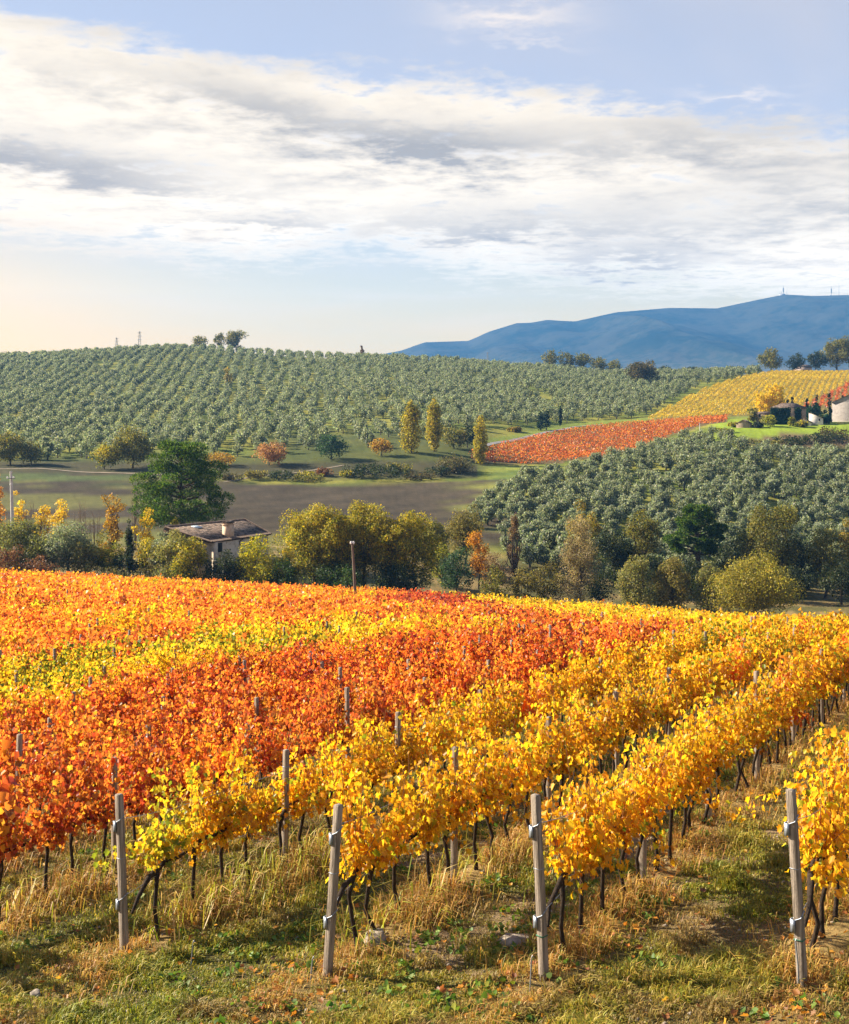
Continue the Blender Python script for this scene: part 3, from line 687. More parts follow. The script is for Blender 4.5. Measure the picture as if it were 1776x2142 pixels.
TREES = [  # name, label, category, u, base row, top row, width, depth, palette, shape
    # --- hedge and garden trees right behind the near vines
    ('olive_tree', 'lime green olive tree at the left edge, nearest the grey concrete pole', 'olive tree', 30, 1175, 1080, 130, 166, 'limeolive', 'round', 2.6),
    ('olive_tree', 'silvery olive tree with a dark leaning trunk behind the red vines', 'olive tree', 140, 1178, 1088, 118, 165, 'olive', 'round', 2.4),
    ('shrub', 'rust brown shrub at the left edge above the orange vines', 'shrub', 12, 1190, 1140, 90, 159, 'rust', 'bush', 1.0),
    ('shrub', 'low reddish brown shrub in front of the leaning olive trunk', 'shrub', 85, 1196, 1160, 85, 158, 'rust', 'bush', 1.0),
    ('tree', 'tall narrow orange tree cut by the left edge of the photo', 'tree', -2, 1150, 985, 34, 182, 'orange', 'column', .5),
    ('tree', 'small golden tree just right of the grey concrete pole', 'tree', 40, 1130, 1022, 34, 186, 'yellow', 'open', .9),
    ('tree', 'low yellow tree behind the silvery olive, left of two', 'tree', 86, 1130, 1048, 40, 184, 'yellow', 'open', .9),
    ('tree', 'spreading yellow tree behind the silvery olive with bare twigs beside it', 'tree', 132, 1135, 1040, 62, 182, 'yellow', 'open', 1.0),
    ('sapling', 'bare grey sapling between the golden tree and the low yellow tree', 'tree', 62, 1130, 1040, 30, 185, 'brown', 'bare', 1),
    ('sapling', 'bare brown sapling right of the spreading yellow tree', 'tree', 168, 1130, 1045, 34, 183, 'brown', 'bare', 1),
    ('sapling', 'bare thicket of twigs left of the orange leaved tree', 'tree', 198, 1140, 1068, 40, 180, 'brown', 'bare', 1),
    ('tree', 'slender tree with sparse orange leaves left of the pine', 'tree', 234, 1165, 1030, 50, 174, 'orangegold', 'open', 1.0),
    ('poplar', 'bare pale poplar with upright branches at the left side of the pine', 'tree', 283, 1120, 1008, 22, 196, 'brown', 'bare', 1.2),
    ('tree', 'slim ivy covered dark tree between the olive and the house', 'tree', 270, 1200, 1085, 20, 168, 'dark', 'column', 1),
    ('tree', 'loose bright yellow tree in front of the pine', 'tree', 300, 1190, 1058, 50, 172, 'yellow', 'open', .8),
    ('bush', 'olive green bush under the slender orange tree', 'bush', 215, 1195, 1108, 70, 166, 'golive', 'bush', 1.0),
    ('bush', 'greyish green bush in front of the left end of the tiled roof', 'bush', 345, 1205, 1110, 64, 165, 'olive', 'bush', 1.0),
    ('bush', 'dark bush below the slim ivy covered tree', 'bush', 268, 1205, 1140, 60, 163, 'dark', 'bush', 1.0),
    ('bush', 'small bright yellow bush behind the roof under the pine', 'bush', 361, 1150, 1080, 28, 181, 'lime', 'bush', .9),
    ('bush', 'yellow green bush hiding the near corner of the stone house', 'bush', 404, 1215, 1121, 92, 160, 'golive', 'bush', 1.6),
    ('bush', 'mixed green bush against the left end of the stone house', 'bush', 370, 1212, 1104, 96, 162, 'oakgrey', 'bush', 1.6),
    ('bush', 'dark green bush below the stone house wall', 'bush', 474, 1220, 1146, 92, 159, 'dark', 'bush', 1.1),
    ('bush', 'lime and yellow leaved bush at the right end of the house', 'bush', 546, 1222, 1116, 104, 160, 'lime', 'bush', 1.5),
    ('bush', 'low green bush between the lime bush and the tall golden trees', 'bush', 590, 1230, 1165, 70, 157, 'green', 'bush', 1.0),
    ('tree', 'tall golden green tree, left of the three right of the house', 'tree', 652, 1235, 1046, 146, 163, 'golive', 'round', 2.4),
    ('tree', 'tall golden green tree, middle of three, behind the wooden pole', 'tree', 764, 1238, 1040, 152, 165, 'golive', 'round', 2.4),
    ('tree', 'golden green tree, right of the three beside the yellow vine strip', 'tree', 862, 1243, 1064, 120, 163, 'golive', 'round', 2.0),
    ('bush', 'broad olive green bush left of the leaning olive trunk', 'bush', 88, 1190, 1112, 70, 163, 'limeolive', 'bush', 1.2),
    ('bush', 'dull green bush right of the leaning olive trunk', 'bush', 178, 1198, 1128, 66, 163, 'oakgrey', 'bush', 1.2),
    ('bush', 'yellow green bush between the slim dark tree and the house', 'bush', 312, 1206, 1120, 66, 165, 'golive', 'bush', 1.4),
    ('bush', 'yellow flecked bush left of the slim dark tree', 'bush', 240, 1200, 1132, 50, 164, 'limebush', 'bush', 1.2),
    ('bush', 'yellow green bush at the left foot of the tall golden trees', 'bush', 606, 1228, 1140, 60, 160, 'golive', 'bush', 1.4),
    ('tree', 'golden green tree filling the gap left of the wooden pole', 'tree', 702, 1240, 1072, 110, 161, 'golive', 'round', 1.8),
    ('tree', 'golden green tree filling the gap right of the wooden pole', 'tree', 816, 1242, 1066, 104, 161, 'golive', 'round', 1.8),
    ('bush', 'dark green undergrowth bush behind the wooden pole', 'bush', 715, 1245, 1175, 110, 157, 'green', 'bush', 1.2),
    ('bush', 'dark green bush at the foot of the rightmost golden tree', 'bush', 835, 1248, 1178, 110, 157, 'dark', 'bush', 1.2),
    ('bush', 'low tawny bush along the dry bank left of the house', 'bush', 245, 1222, 1190, 150, 154, 'reed', 'bush', 1.0),
    ('tree', 'olive green tree behind the rightmost golden tree', 'tree', 905, 1200, 1078, 80, 190, 'oak', 'round', 1.6),
    ('bush', 'lime tinted bush left of the small bright orange tree', 'bush', 925, 1240, 1130, 60, 178, 'limebush', 'bush', 1.2),
    ('bush', 'dark bush between the orange tree and the bare poplar', 'bush', 1030, 1245, 1178, 60, 168, 'oak', 'bush', 1.0),
    ('bush', 'olive coloured bush in front of the tall bare poplar', 'bush', 1092, 1250, 1186, 70, 168, 'olive_oak', 'bush', 1.1),
    ('bush', 'deep green bush behind the brownish front row tree', 'bush', 1375, 1270, 1150, 100, 174, 'dark', 'bush', 1.2),
    ('tree', 'deep green tree left of the big rounded oak', 'tree', 1552, 1225, 1095, 80, 194, 'dark', 'round', 1.4),
    ('tree', 'deep green tree between the big rounded oak and the dusky tree', 'tree', 1672, 1235, 1110, 90, 190, 'dark', 'round', 1.4),
    # --- across the little valley on the right
    ('tree', 'olive green open tree left of the grove knoll', 'tree', 972, 1190, 1052, 92, 196, 'olive_oak', 'open', 2.2),
    ('bush', 'grey green bush at the end of the yellow vine strip', 'bush', 955, 1245, 1140, 80, 174, 'bluegreen', 'bush', 1.3),
    ('tree', 'small bright orange tree below the grove knoll', 'tree', 1002, 1225, 1107, 54, 178, 'orange', 'open', 1.2),
    ('poplar', 'tall brown half bare poplar below the grove knoll', 'tree', 1076, 1240, 1052, 44, 176, 'brown', 'wispy', 1.1),
    ('shrub', 'brown twiggy shrub left of the tall bare poplar', 'shrub', 1038, 1240, 1160, 66, 173, 'brown', 'wispy', 1.0),
    ('shrub', 'olive brown shrub right of the tall bare poplar', 'shrub', 1138, 1248, 1172, 80, 173, 'olive_oak', 'bush', 1.2),
    ('willow', 'greyish tan willow losing its leaves beside the dark trees', 'tree', 1210, 1256, 1094, 104, 172, 'tan', 'wispy', 2.0),
    ('tree', 'amber tree rising behind the tan willow', 'tree', 1222, 1190, 1040, 76, 200, 'gold', 'round', 1.2),
    ('tree', 'dark green tree right of the tan willow', 'tree', 1285, 1235, 1088, 96, 188, 'dark', 'round', 1.6),
    ('tree', 'dark tree with a yellowish top left of the small pine', 'tree', 1345, 1225, 1060, 84, 190, 'oak', 'round', 1.6),
    ('tree', 'large rounded oak above the front row of trees on the right', 'oak tree', 1607, 1215, 1045, 132, 188, 'oak', 'round', 2.0),
    ('tree', 'dark low tree between the small pine and the big oak', 'tree', 1530, 1235, 1130, 80, 184, 'dark', 'round', 1.2),
    ('tree', 'dusky tree near the right edge below the knoll', 'tree', 1725, 1225, 1098, 90, 186, 'oak', 'open', 2.2),
    ('tree', 'amber tinged tree cut by the right edge of the photo', 'tree', 1786, 1225, 1082, 70, 186, 'gold', 'round', 1.2),
    ('tree', 'dark tree at the right edge beneath the amber one', 'tree', 1760, 1255, 1160, 90, 178, 'dark', 'round', 1.2),
    ('bush', 'shadowy bush between the willow and the front trees', 'bush', 1255, 1265, 1190, 70, 175, 'dark', 'bush', 1.0),
    ('bush', 'dark bush at the foot of the small pine', 'bush', 1450, 1255, 1165, 110, 180, 'dark', 'bush', 1.2),
    ('bush', 'shadowy bush right of the round golden oak', 'bush', 1668, 1250, 1180, 80, 180, 'dark', 'bush', 1.0),
    ('tree', 'grey green tree, leftmost of the front row on the right', 'tree', 1337, 1280, 1156, 94, 166, 'oakgrey', 'round', 1.8),
    ('tree', 'brownish green tree, second of the front row on the right', 'tree', 1408, 1282, 1158, 86, 165, 'olive_oak', 'round', 1.8),
    ('tree', 'narrow green tree beside the round golden oak', 'tree', 1480, 1282, 1165, 62, 165, 'oakgrey', 'round', 1.4),
    ('oak_tree', 'broad round golden olive oak at the end of the yellow vines', 'oak tree', 1577, 1290, 1148, 186, 160, 'roundoak', 'round', 3.0),
    # --- foot of the olive hill
    ('tree', 'dark oak at the left edge below the olive hill', 'oak tree', 22, 985, 900, 80, 326, 'oak', 'round', 1.6),
    ('tree', 'smaller dark oak second from the left below the olive hill', 'oak tree', 66, 990, 918, 50, 324, 'oak', 'round', 1.2),
    ('tree', 'yellowish tree at the left flank of the dark oak behind the pine', 'tree', 218, 995, 925, 62, 318, 'golive', 'round', 1.4),
    ('tree', 'tall dark oak between the yellowish tree and the pine', 'oak tree', 277, 1002, 890, 92, 320, 'oak', 'round', 2.0),
    ('bush', 'orange tinted bush just right of the pine', 'bush', 462, 990, 945, 66, 326, 'orangegold', 'bush', 1.0),
    ('tree', 'rounded salmon pink tree at the foot of the olive hill', 'tree', 563, 982, 921, 76, 328, 'salmon', 'round', 1.5),
    ('tree', 'bluish green tree between the salmon tree and the small orange one', 'tree', 693, 975, 905, 72, 336, 'bluegreen', 'round', 1.4),
    ('tree', 'small orange brown tree left of the poplars', 'tree', 798, 966, 914, 52, 340, 'orangegold', 'round', 1.2),
    ('poplar', 'yellow green poplar, leftmost of the three', 'poplar', 860, 970, 836, 54, 345, 'poplar', 'column', 1.8),
    ('poplar', 'tallest yellow green poplar, middle of the three', 'poplar', 908, 966, 829, 42, 350, 'poplar', 'column', 1.6),
    ('poplar', 'yellow green poplar, rightmost of three, by the red vines', 'poplar', 1005, 982, 865, 38, 334, 'poplar', 'column', 1.6),
    ('tree', 'olive brown tree between the poplars', 'tree', 950, 950, 884, 62, 362, 'oak', 'round', 1.2),
    ('tree', 'dark young tree left of the rightmost poplar', 'tree', 978, 952, 884, 40, 366, 'dark', 'round', 1.0),
    ('shrub', 'round yellow shrub above the red vine field', 'shrub', 1076, 914, 893, 34, 424, 'gold', 'bush', .8),
    ('cypress', 'broad dark cypress above the red vine field', 'cypress', 1131, 908, 856, 20, 432, 'cypress', 'column', 1.0),
    ('cypress', 'dark cypress joined to the broad one above the red vines', 'cypress', 1144, 906, 850, 18, 434, 'cypress', 'column', 1.0),
    ('cypress', 'thin pencil cypress right of the pair above the red vines', 'cypress', 1172, 890, 848, 8, 448, 'cypress', 'column', .8),
    ('shrub', 'dull red shrub on the bank below the olive hill', 'shrub', 678, 1004, 977, 38, 312, 'rust', 'bush', .8),
    ('hedge', 'long dark hedge on the bank below the poplars', 'hedge', 786, 1014, 972, 150, 309, 'dark', 'bush', 1.4),
    ('bush', 'dark bush at the right end of the long hedge', 'bush', 880, 1018, 988, 70, 305, 'brownoak', 'bush', 1.0),
    ('bush', 'low yellowish bush left of the long hedge', 'bush', 728, 1008, 985, 40, 309, 'golive', 'bush', .8),
    ('bush', 'dusky bush right of the pine on the field edge', 'bush', 484, 1018, 992, 60, 303, 'brownoak', 'bush', .9),
    ('bush', 'olive brown bush below the salmon tree', 'bush', 535, 1014, 984, 52, 305, 'olive_oak', 'bush', .9),
    ('bush', 'small green bush below the bluish green tree', 'bush', 640, 1006, 986, 36, 309, 'golive', 'bush', .8),
    ('bush', 'dark bush on the field bank right of the dusky one', 'bush', 588, 1016, 984, 60, 306, 'dark', 'bush', 1.0),
    ('bush', 'dark bush low on the bank left of the dull red shrub', 'bush', 645, 1018, 990, 70, 304, 'oak', 'bush', 1.0),
    ('bush', 'dark bush between the long hedge and the reeds', 'bush', 915, 1012, 976, 60, 309, 'dark', 'bush', 1.0),
    ('bush', 'dusky bush under the leftmost poplar', 'bush', 835, 998, 968, 60, 316, 'oak', 'bush', 1.0),
    ('reeds', 'clump of brown green reeds below the poplars', 'reeds', 952, 1004, 962, 88, 316, 'reed', 'wispy', 1.6),
    # --- skyline and ridge
    ('tree', 'small rounded tree, left of three on the hill crest', 'tree', 418, 726, 701, 38, 828, 'oak', 'round', 1.0),
    ('tree', 'middle tree of three on the hill crest', 'tree', 459, 727, 695, 28, 830, 'oak', 'round', .9),
    ('tree', 'biggest tree of three on the hill crest', 'tree', 494, 728, 688, 50, 830, 'oak', 'round', 1.3),
    ('tree', 'tiny bare tree alone on the hill crest', 'tree', 757, 742, 724, 16, 800, 'brown', 'wispy', .5),
    ('tree', 'thin yellowish tree standing among the hill olives', 'tree', 476, 818, 765, 22, 588, 'gold', 'open', .6),
    ('tree', 'leftmost dark tree of the clump on the grove skyline', 'tree', 1150, 772, 728, 36, 752, 'oak', 'round', 1.1),
    ('tree', 'second tree of the clump on the grove skyline', 'tree', 1182, 774, 733, 34, 752, 'oak', 'round', 1.0),
    ('tree', 'third tree of the clump on the grove skyline', 'tree', 1215, 776, 736, 44, 750, 'oak', 'round', 1.1),
    ('tree', 'fourth tree of the clump on the grove skyline', 'tree', 1250, 778, 744, 40, 745, 'oak', 'round', 1.0),
    ('tree', 'low last tree of the clump on the grove skyline', 'tree', 1284, 780, 750, 34, 740, 'oak', 'round', 1.0),
    ('oak_tree', 'lone spreading brown oak on the grove slope', 'oak tree', 1345, 822, 750, 72, 598, 'brownoak', 'round', 1.6),
    ('tree', 'bluish tree behind the lone spreading oak', 'tree', 1390, 796, 765, 32, 722, 'dark', 'round', .9),
    ('tree', 'small round tree alone right of the lone oak', 'tree', 1444, 794, 767, 30, 716, 'dark', 'round', .9),
    ('bush', 'dark round bush on the ridge left of the yellow vineyard', 'bush', 1536, 792, 765, 42, 704, 'dark', 'bush', .9),
    ('bush', 'yellowish bush on the ridge beside the dark round bush', 'bush', 1572, 794, 772, 36, 700, 'golive', 'bush', .8),
    ('bush', 'orange brown bush low on the ridge skyline', 'bush', 1500, 794, 777, 30, 702, 'orangegold', 'bush', .7),
    ('bush', 'tawny bush on the ridge between grove and round tree', 'bush', 1468, 796, 778, 34, 708, 'brown', 'bush', .7),
    ('tree', 'tall olive brown tree at the top corner of the yellow vineyard', 'tree', 1612, 790, 727, 52, 692, 'oak', 'round', 1.4),
    ('tree', 'dark tree left of the small ridge house', 'tree', 1663, 788, 737, 42, 694, 'dark', 'round', 1.1),
    ('tree', 'dark tree right of the small ridge house', 'tree', 1706, 788, 731, 46, 694, 'dark', 'round', 1.2),
    ('tree', 'tallest dark oak on the ridge by the right edge', 'oak tree', 1750, 788, 700, 68, 694, 'oak', 'round', 1.8),
    ('tree', 'dark ridge tree cut by the right edge of the photo', 'tree', 1796, 788, 735, 46, 694, 'dark', 'round', 1.0),
    # --- round the farm
    ('tree', 'large bright yellow tree, left half of the pair behind the farm', 'tree', 1598, 868, 818, 46, 412, 'yellow', 'round', 1.6),
    ('tree', 'large bright yellow tree, right half of the pair behind the farm', 'tree', 1622, 866, 800, 44, 414, 'yellow', 'round', 1.6),
    ('cypress', 'small dark cypress left of the farmhouse roof peak', 'cypress', 1648, 865, 836, 5, 410, 'cypress', 'column', .6),
    ('cypress', 'dark cypress at the farmhouse roof peak', 'cypress', 1657, 865, 830, 6, 410, 'cypress', 'column', .6),
    ('cypress', 'short dark cypress behind the low roof of the farm', 'cypress', 1688, 862, 833, 6, 410, 'cypress', 'column', .6),
    ('cypress', 'tall pencil cypress above the ivy mound', 'cypress', 1709, 868, 822, 8, 406, 'cypress', 'column', .8),
    ('cypress', 'tall pencil cypress beside the grey barn', 'cypress', 1735, 878, 822, 8, 392, 'cypress', 'column', .8),
    ('cypress', 'short cypress behind the grey barn roof', 'cypress', 1764, 862, 823, 6, 416, 'cypress', 'column', .6),
    ('bush', 'yellow green bush in front of the ivy covered farmhouse', 'bush', 1608, 898, 866, 36, 372, 'limebush', 'bush', 1.0),
    ('bush', 'grey green bush beside the farm cottage with one window', 'bush', 1576, 882, 850, 22, 392, 'oak', 'bush', .8),
    ('bush', 'dark bush right of the low brown shed', 'bush', 1586, 905, 882, 22, 371, 'dark', 'bush', .8),
    ('bush', 'dark ivy mound behind the white farm outbuilding', 'bush', 1709, 886, 842, 44, 394, 'ivy', 'bush', 1.4),
    ('bush', 'dark green bush right of the white outbuilding', 'bush', 1729, 895, 866, 20, 383, 'ivy', 'bush', .9),
    ('bush', 'tawny bush in front of the white outbuilding', 'bush', 1676, 896, 880, 28, 372, 'golive', 'bush', .7),
    ('bush', 'small pale bush between the ivy house and white outbuilding', 'bush', 1657, 893, 872, 14, 374, 'limebush', 'bush', .6),
    ('shrub', 'yellowish shrub left of the brown shed', 'shrub', 1512, 925, 896, 50, 362, 'limebush', 'bush', 1.0),
    ('shrub', 'olive shrub on the bank left of the farm meadow', 'shrub', 1538, 905, 884, 30, 376, 'golive', 'bush', .7),
    ('shrub', 'dark shrub on the brown bank below the farm meadow', 'shrub', 1592, 965, 926, 90, 343, 'oak', 'bush', 1.0),
    ('shrub', 'dark green shrub on the bank right of the first', 'shrub', 1655, 955, 912, 90, 345, 'dark', 'bush', 1.0),
    ('shrub', 'brownish shrub at the top of the bank near the right edge', 'shrub', 1745, 930, 893, 70, 351, 'brownoak', 'bush', 1.0),
    ('shrub', 'dark shrub filling the bank at the right edge', 'shrub', 1722, 955, 906, 100, 345, 'dark', 'bush', 1.0),
]
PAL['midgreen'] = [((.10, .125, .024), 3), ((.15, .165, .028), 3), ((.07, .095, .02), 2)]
PAL['limeolive'] = [((.17, .18, .05), 3), ((.26, .26, .07), 3), ((.11, .125, .05), 2), ((.22, .23, .13), 2)]
PAL['orangegold'] = [((.42, .22, .03), 3), ((.48, .30, .03), 3), ((.25, .17, .03), 2)]
PAL['oakgrey'] = [((.17, .18, .06), 3), ((.25, .24, .075), 3), ((.32, .28, .075), 2)]
PAL['roundoak'] = [((.29, .25, .034), 3), ((.40, .32, .04), 3), ((.18, .175, .03), 2)]
PAL['brownoak'] = [((.085, .068, .026), 3), ((.13, .10, .03), 3), ((.06, .06, .02), 2)]
for i, (nm, lab, cat, u, vb, vt, w, y, pal, kind, dens) in enumerate(TREES):
    make_tree(nm, lab, cat, u, vb, vt, w, y, pal, kind, 4, dens, group=None)

def pine(label, u, y, vt, vbc, wpx, seed, dens=1.0):
    """a stone-pine like tree: dark leaning trunk, big limbs, tufts gathered in flat shelves"""
    rs = RS(seed); x = (u - UC) / F * y; zg = h1(x, y); s = y / F
    root = empty('pine_tree', (x, y, zg), label, 'pine tree')
    top = (VH - vt) * s - zg; base = (VH - vbc) * s - zg; w = wpx * s / 2
    n = int(74 * dens); zz = (np.floor(np.linspace(0, 7.999, n)) + .42 * rs.rand(n)) / 8.0
    prof = np.interp(zz, [0, .10, .28, .55, .8, 1], [.70, 1.0, 1.0, .84, .60, .22])
    a = np.arange(n) * 2.399 + rs.rand(n) * .8; rr = w * prof * (.30 + .66 * np.sqrt(rs.rand(n)))
    C = np.c_[np.cos(a) * rr, np.sin(a) * rr, base + (top - base) * (-.02 + .95 * zz) - .10 * rr]
    rc = w * (.15 + .16 * rs.rand(n) ** 1.5) * np.interp(zz, [0, .8, 1], [1.1, 1, .8])
    mb = MB(); tz = base + (top - base) * .75
    ax = np.array([[0, 0, -.5], [.15, 0, base * .5], [.05, .1, base], [-.2, 0, (base + tz) / 2], [0, 0, tz]])
    mb.tube(ax, [.55, .45, .40, .28, .12], 8)
    for p in C:
        z0 = max(base * .9, min(tz * .95, p[2] - .35 * np.hypot(p[0], p[1])))
        b = np.array([np.interp(z0, ax[:, 2], ax[:, 0]), np.interp(z0, ax[:, 2], ax[:, 1]), z0])
        m = (b + p) / 2 + rs.normal(size=3) * .25; m[2] -= .1
        mb.tube([b, m, p], [.15, .10, .03], 5)
    mb.build('trunk', M_TRUNK, root, True)
    # tufts of needles: narrow upright leaves round every clump
    N = int(36000 * dens); idx = rs.choice(n, N, p=rc ** 2 / (rc ** 2).sum())
    d = rdir(rs, N, .35); o = d * (rc[idx] * (.45 + .65 * rs.rand(N) ** .6))[:, None]; o[:, 2] *= .52
    P = C[idx] + o
    axs = unit(d + np.array([0, 0, .7]) + .5 * rs.normal(size=(N, 3)))
    V, Fc, k = leaves(P, axs, rdir(rs, N), .34 * (.6 + .7 * rs.rand(N)), T_CARD, aspect=.4)
    c = pick(rs, 'pine', N) * (1 + .10 * rs.normal(size=(n, 1)))[idx]
    link('crown', np_mesh('crown', V, [(Fc, 0)], [M_LEAF], col=np.clip(c, .004, .8)), root)
pine('big dark green pine rising behind the stone house', 380, 188, 905, 1080, 196, 5)
pine('small bright green topped pine on the slope below the knoll', 1459, 192, 1048, 1150, 112, 8, .6)

# ------------------------------------------------------------------ olive groves
def olive_proto(seed, nleaf, leaf):
    """unit olive: crown radius 1, returns crown mesh arrays and trunk mesh"""
    rs = RS(900 + seed)
    n = 15; d = rdir(rs, n, .1); r = .35 + .55 * rs.rand(n) ** .6
    C = np.c_[d[:, 0] * r * .86, d[:, 1] * r * .86, 1.12 + d[:, 2] * r * .66]; rc = .27 + .18 * rs.rand(n)
    idx = rs.choice(n, nleaf, p=rc ** 2 / (rc ** 2).sum()); dd = rdir(rs, nleaf, .25)
    P = C[idx] + dd * (rc[idx] * (.45 + .65 * rs.rand(nleaf) ** .6))[:, None]
    nrm = unit(1.4 * dd + .7 * rs.normal(size=(nleaf, 3)) + np.array([0, 0, .35])); ax = unit(rs.normal(size=(nleaf, 3)) + np.array([0, 0, .1]))
    V, Fc, k = leaves(P, ax, nrm, leaf * (.6 + .8 * rs.rand(nleaf)), T_CARD, aspect=.7)
    c = pick(rs, 'olive', nleaf) * (1 + .10 * rs.normal(size=(n, 1)))[idx]
    c = c * np.interp(P[:, 2:3], [.5, 1.7], [1.0, 1.0])
    mb = MB(); mb.tube([(0, 0, -.15), (.05, .02, .25), (.02, -.03, .5)], [.14, .10, .085], 6)
    for p in C[:7]: mb.tube([(.02, -.03, .48), (np.array([.02, -.03, .5]) + p) / 2 + rs.normal(size=3) * .06, p], [.06, .04, .015], 4)
    return V, Fc, np.clip(c, .01, .9), mb
def in_frame(x, y, z, mu=30, top=2.0):
    u = UC + F * x / y; v = VH - F * (z + top) / y
    return (u > -mu) & (u < 1776 + mu) & (v < 2160)
def olives():
    rs = RS(77)
    # hill: rows run up and over the slope
    a = R(7); g = np.arange(-105, 106); I, J = np.meshgrid(g, g, indexing='ij')
    p = I.ravel() * 6.3; q = J.ravel() * 4.6
    x = p * math.cos(a) - q * math.sin(a); y = 600 + p * math.sin(a) + q * math.cos(a)
    x = x + rs.normal(size=len(x)) * .8 + 5 * (fbm(x / 60, y / 60, 85, 2) - .5); y = y + rs.normal(size=len(x)) * .9
    u = UC + F * x / y
    lo = np.interp(u, [-400, 0, 300, 600, 750, 900, 1000, 1130, 1200, 1300, 1345, 1590, 1640], [335, 333, 338, 345, 352, 392, 428, 452, 456, 466, 468, 668, 720])
    hi = np.interp(u, [-400, 0, 400, 888, 1130, 1300, 1420, 1560], [860, 842, 842, 815, 775, 745, 712, 694])
    ok = (y > lo) & (y < hi) & (u > -330) & (u < 1590)
    gap = (u > 560) & (u < 900) & (y < np.interp(u, [560, 700, 900], [380, 430, 470]))
    ok &= ~(gap & (rs.rand(len(x)) < .38)); ok &= rs.rand(len(x)) > .06
    clear = fbm(x / 26, y / 26, 81, 3); ok &= ~((clear > .655) & (rs.rand(len(x)) < .7))
    hx, hy = x[ok], y[ok]; hr = 1.50 + .90 * rs.rand(len(hx)) ** .8
    # knoll
    g = np.arange(-46, 47); I, J = np.meshgrid(g, g, indexing='ij'); a = R(38)
    p = I.ravel() * 3.8; q = J.ravel() * 3.6
    x = 45 + p * math.cos(a) - q * math.sin(a); y = 265 + p * math.sin(a) + q * math.cos(a)
    x = x + rs.normal(size=len(x)) * .9; y = y + rs.normal(size=len(x)) * .9; u = UC + F * x / y
    lo = np.interp(u, [960, 1010, 1100, 1300, 1776, 2000], [246, 214, 196, 192, 192, 192])
    hi = np.interp(u, [975, 1010, 1080, 1130, 1200, 1300, 1450, 1490, 1530, 1776, 2000], [246, 258, 282, 294, 310, 330, 352, 352, 338, 336, 336])
    ok = (y > lo) & (y < hi) & (u > 985) & (u < 1960)
    ok &= rs.rand(len(x)) > .05; ok &= ~((fbm(x / 12, y / 12, 83, 2) > .77))
    kx, ky = x[ok], y[ok]; kr = 1.25 + .80 * rs.rand(len(kx))
    X = np.r_[kx, hx]; Y = np.r_[ky, hy]; Rr = np.r_[kr, hr]; K = np.r_[np.ones(len(kx)), np.zeros(len(hx))]
    Z = H(X, Y)
    vis = in_frame(X, Y, Z, 20); key = np.where(vis, Rr / Y, 0); order = np.argsort(-key)
    sel = order[:300]; rest = order[300:]
    protos = [olive_proto(i, 1500, .19) for i in range(8)]
    meshes = []
    for V, Fc, c, mb in protos:
        meshes.append((np_mesh('crown', V, [(Fc, 0)], [M_LEAF], col=c), mb.mesh('trunk', M_TRUNK, True)))
    for i in sel:
        knoll = K[i] > 0; u = UC + F * X[i] / Y[i]
        lab = 'silver green olive tree among the close planted olives of the right hand knoll' if knoll else 'grey green olive tree in the lowest rows of the long olive hill'
        o = empty('olive_tree', (X[i], Y[i], Z[i]), lab, 'olive tree', 'olives on the right hand knoll' if knoll else 'olives along the foot of the hill', rz=rs.rand() * 6.283)
        s = Rr[i]; o.scale = (s, s, s * (.92 + .25 * rs.rand()))
        cm, tm = meshes[rs.randint(8)]
        link('crown', cm, o); link('trunk', tm, o)
    # the remaining trees are past counting: one grove
    small = [olive_proto(20 + i, 340, .25) for i in range(10)]
    Vs, Fs, Cs, nv = [], [], [], 0; TV, TF, tn = [], [], 0
    for i in rest:
        V, Fc, c, mb = small[rs.randint(10)]
        b = rs.rand() * 6.283; cb, sb = math.cos(b) * Rr[i], math.sin(b) * Rr[i]
        W = np.c_[V[:, 0] * cb - V[:, 1] * sb + X[i], V[:, 0] * sb + V[:, 1] * cb + Y[i], V[:, 2] * Rr[i] * (.9 + .25 * rs.rand()) + Z[i]]
        Vs.append(W); Fs.append(Fc + nv); nv += len(W); Cs.append(c * (1 + .10 * rs.normal()))
    for i in rest:
        tv, tq = tube([(0, 0, -.2), (.1, 0, .5), (0, .1, 1.4)], [.22, .16, .12], 4)
        TV.append(tv + [X[i], Y[i], Z[i]]); TF.append(tq + nv); nv += len(tv)
    nf = sum(len(f) for f in Fs); nt = sum(len(f) for f in TF)
    col = np.vstack(Cs + [np.full((nt, 3), .06)])
    me = np_mesh('olive_grove', np.vstack(Vs + TV), [(np.vstack(Fs), 0), (np.vstack(TF), 1)], [M_LEAF, M_TRUNK], col=np.clip(col, .004, .9))
    tag(link('olive_grove', me), kind='stuff')
    print('olives', len(X), 'individual', len(sel), 'grove', len(rest))
olives()

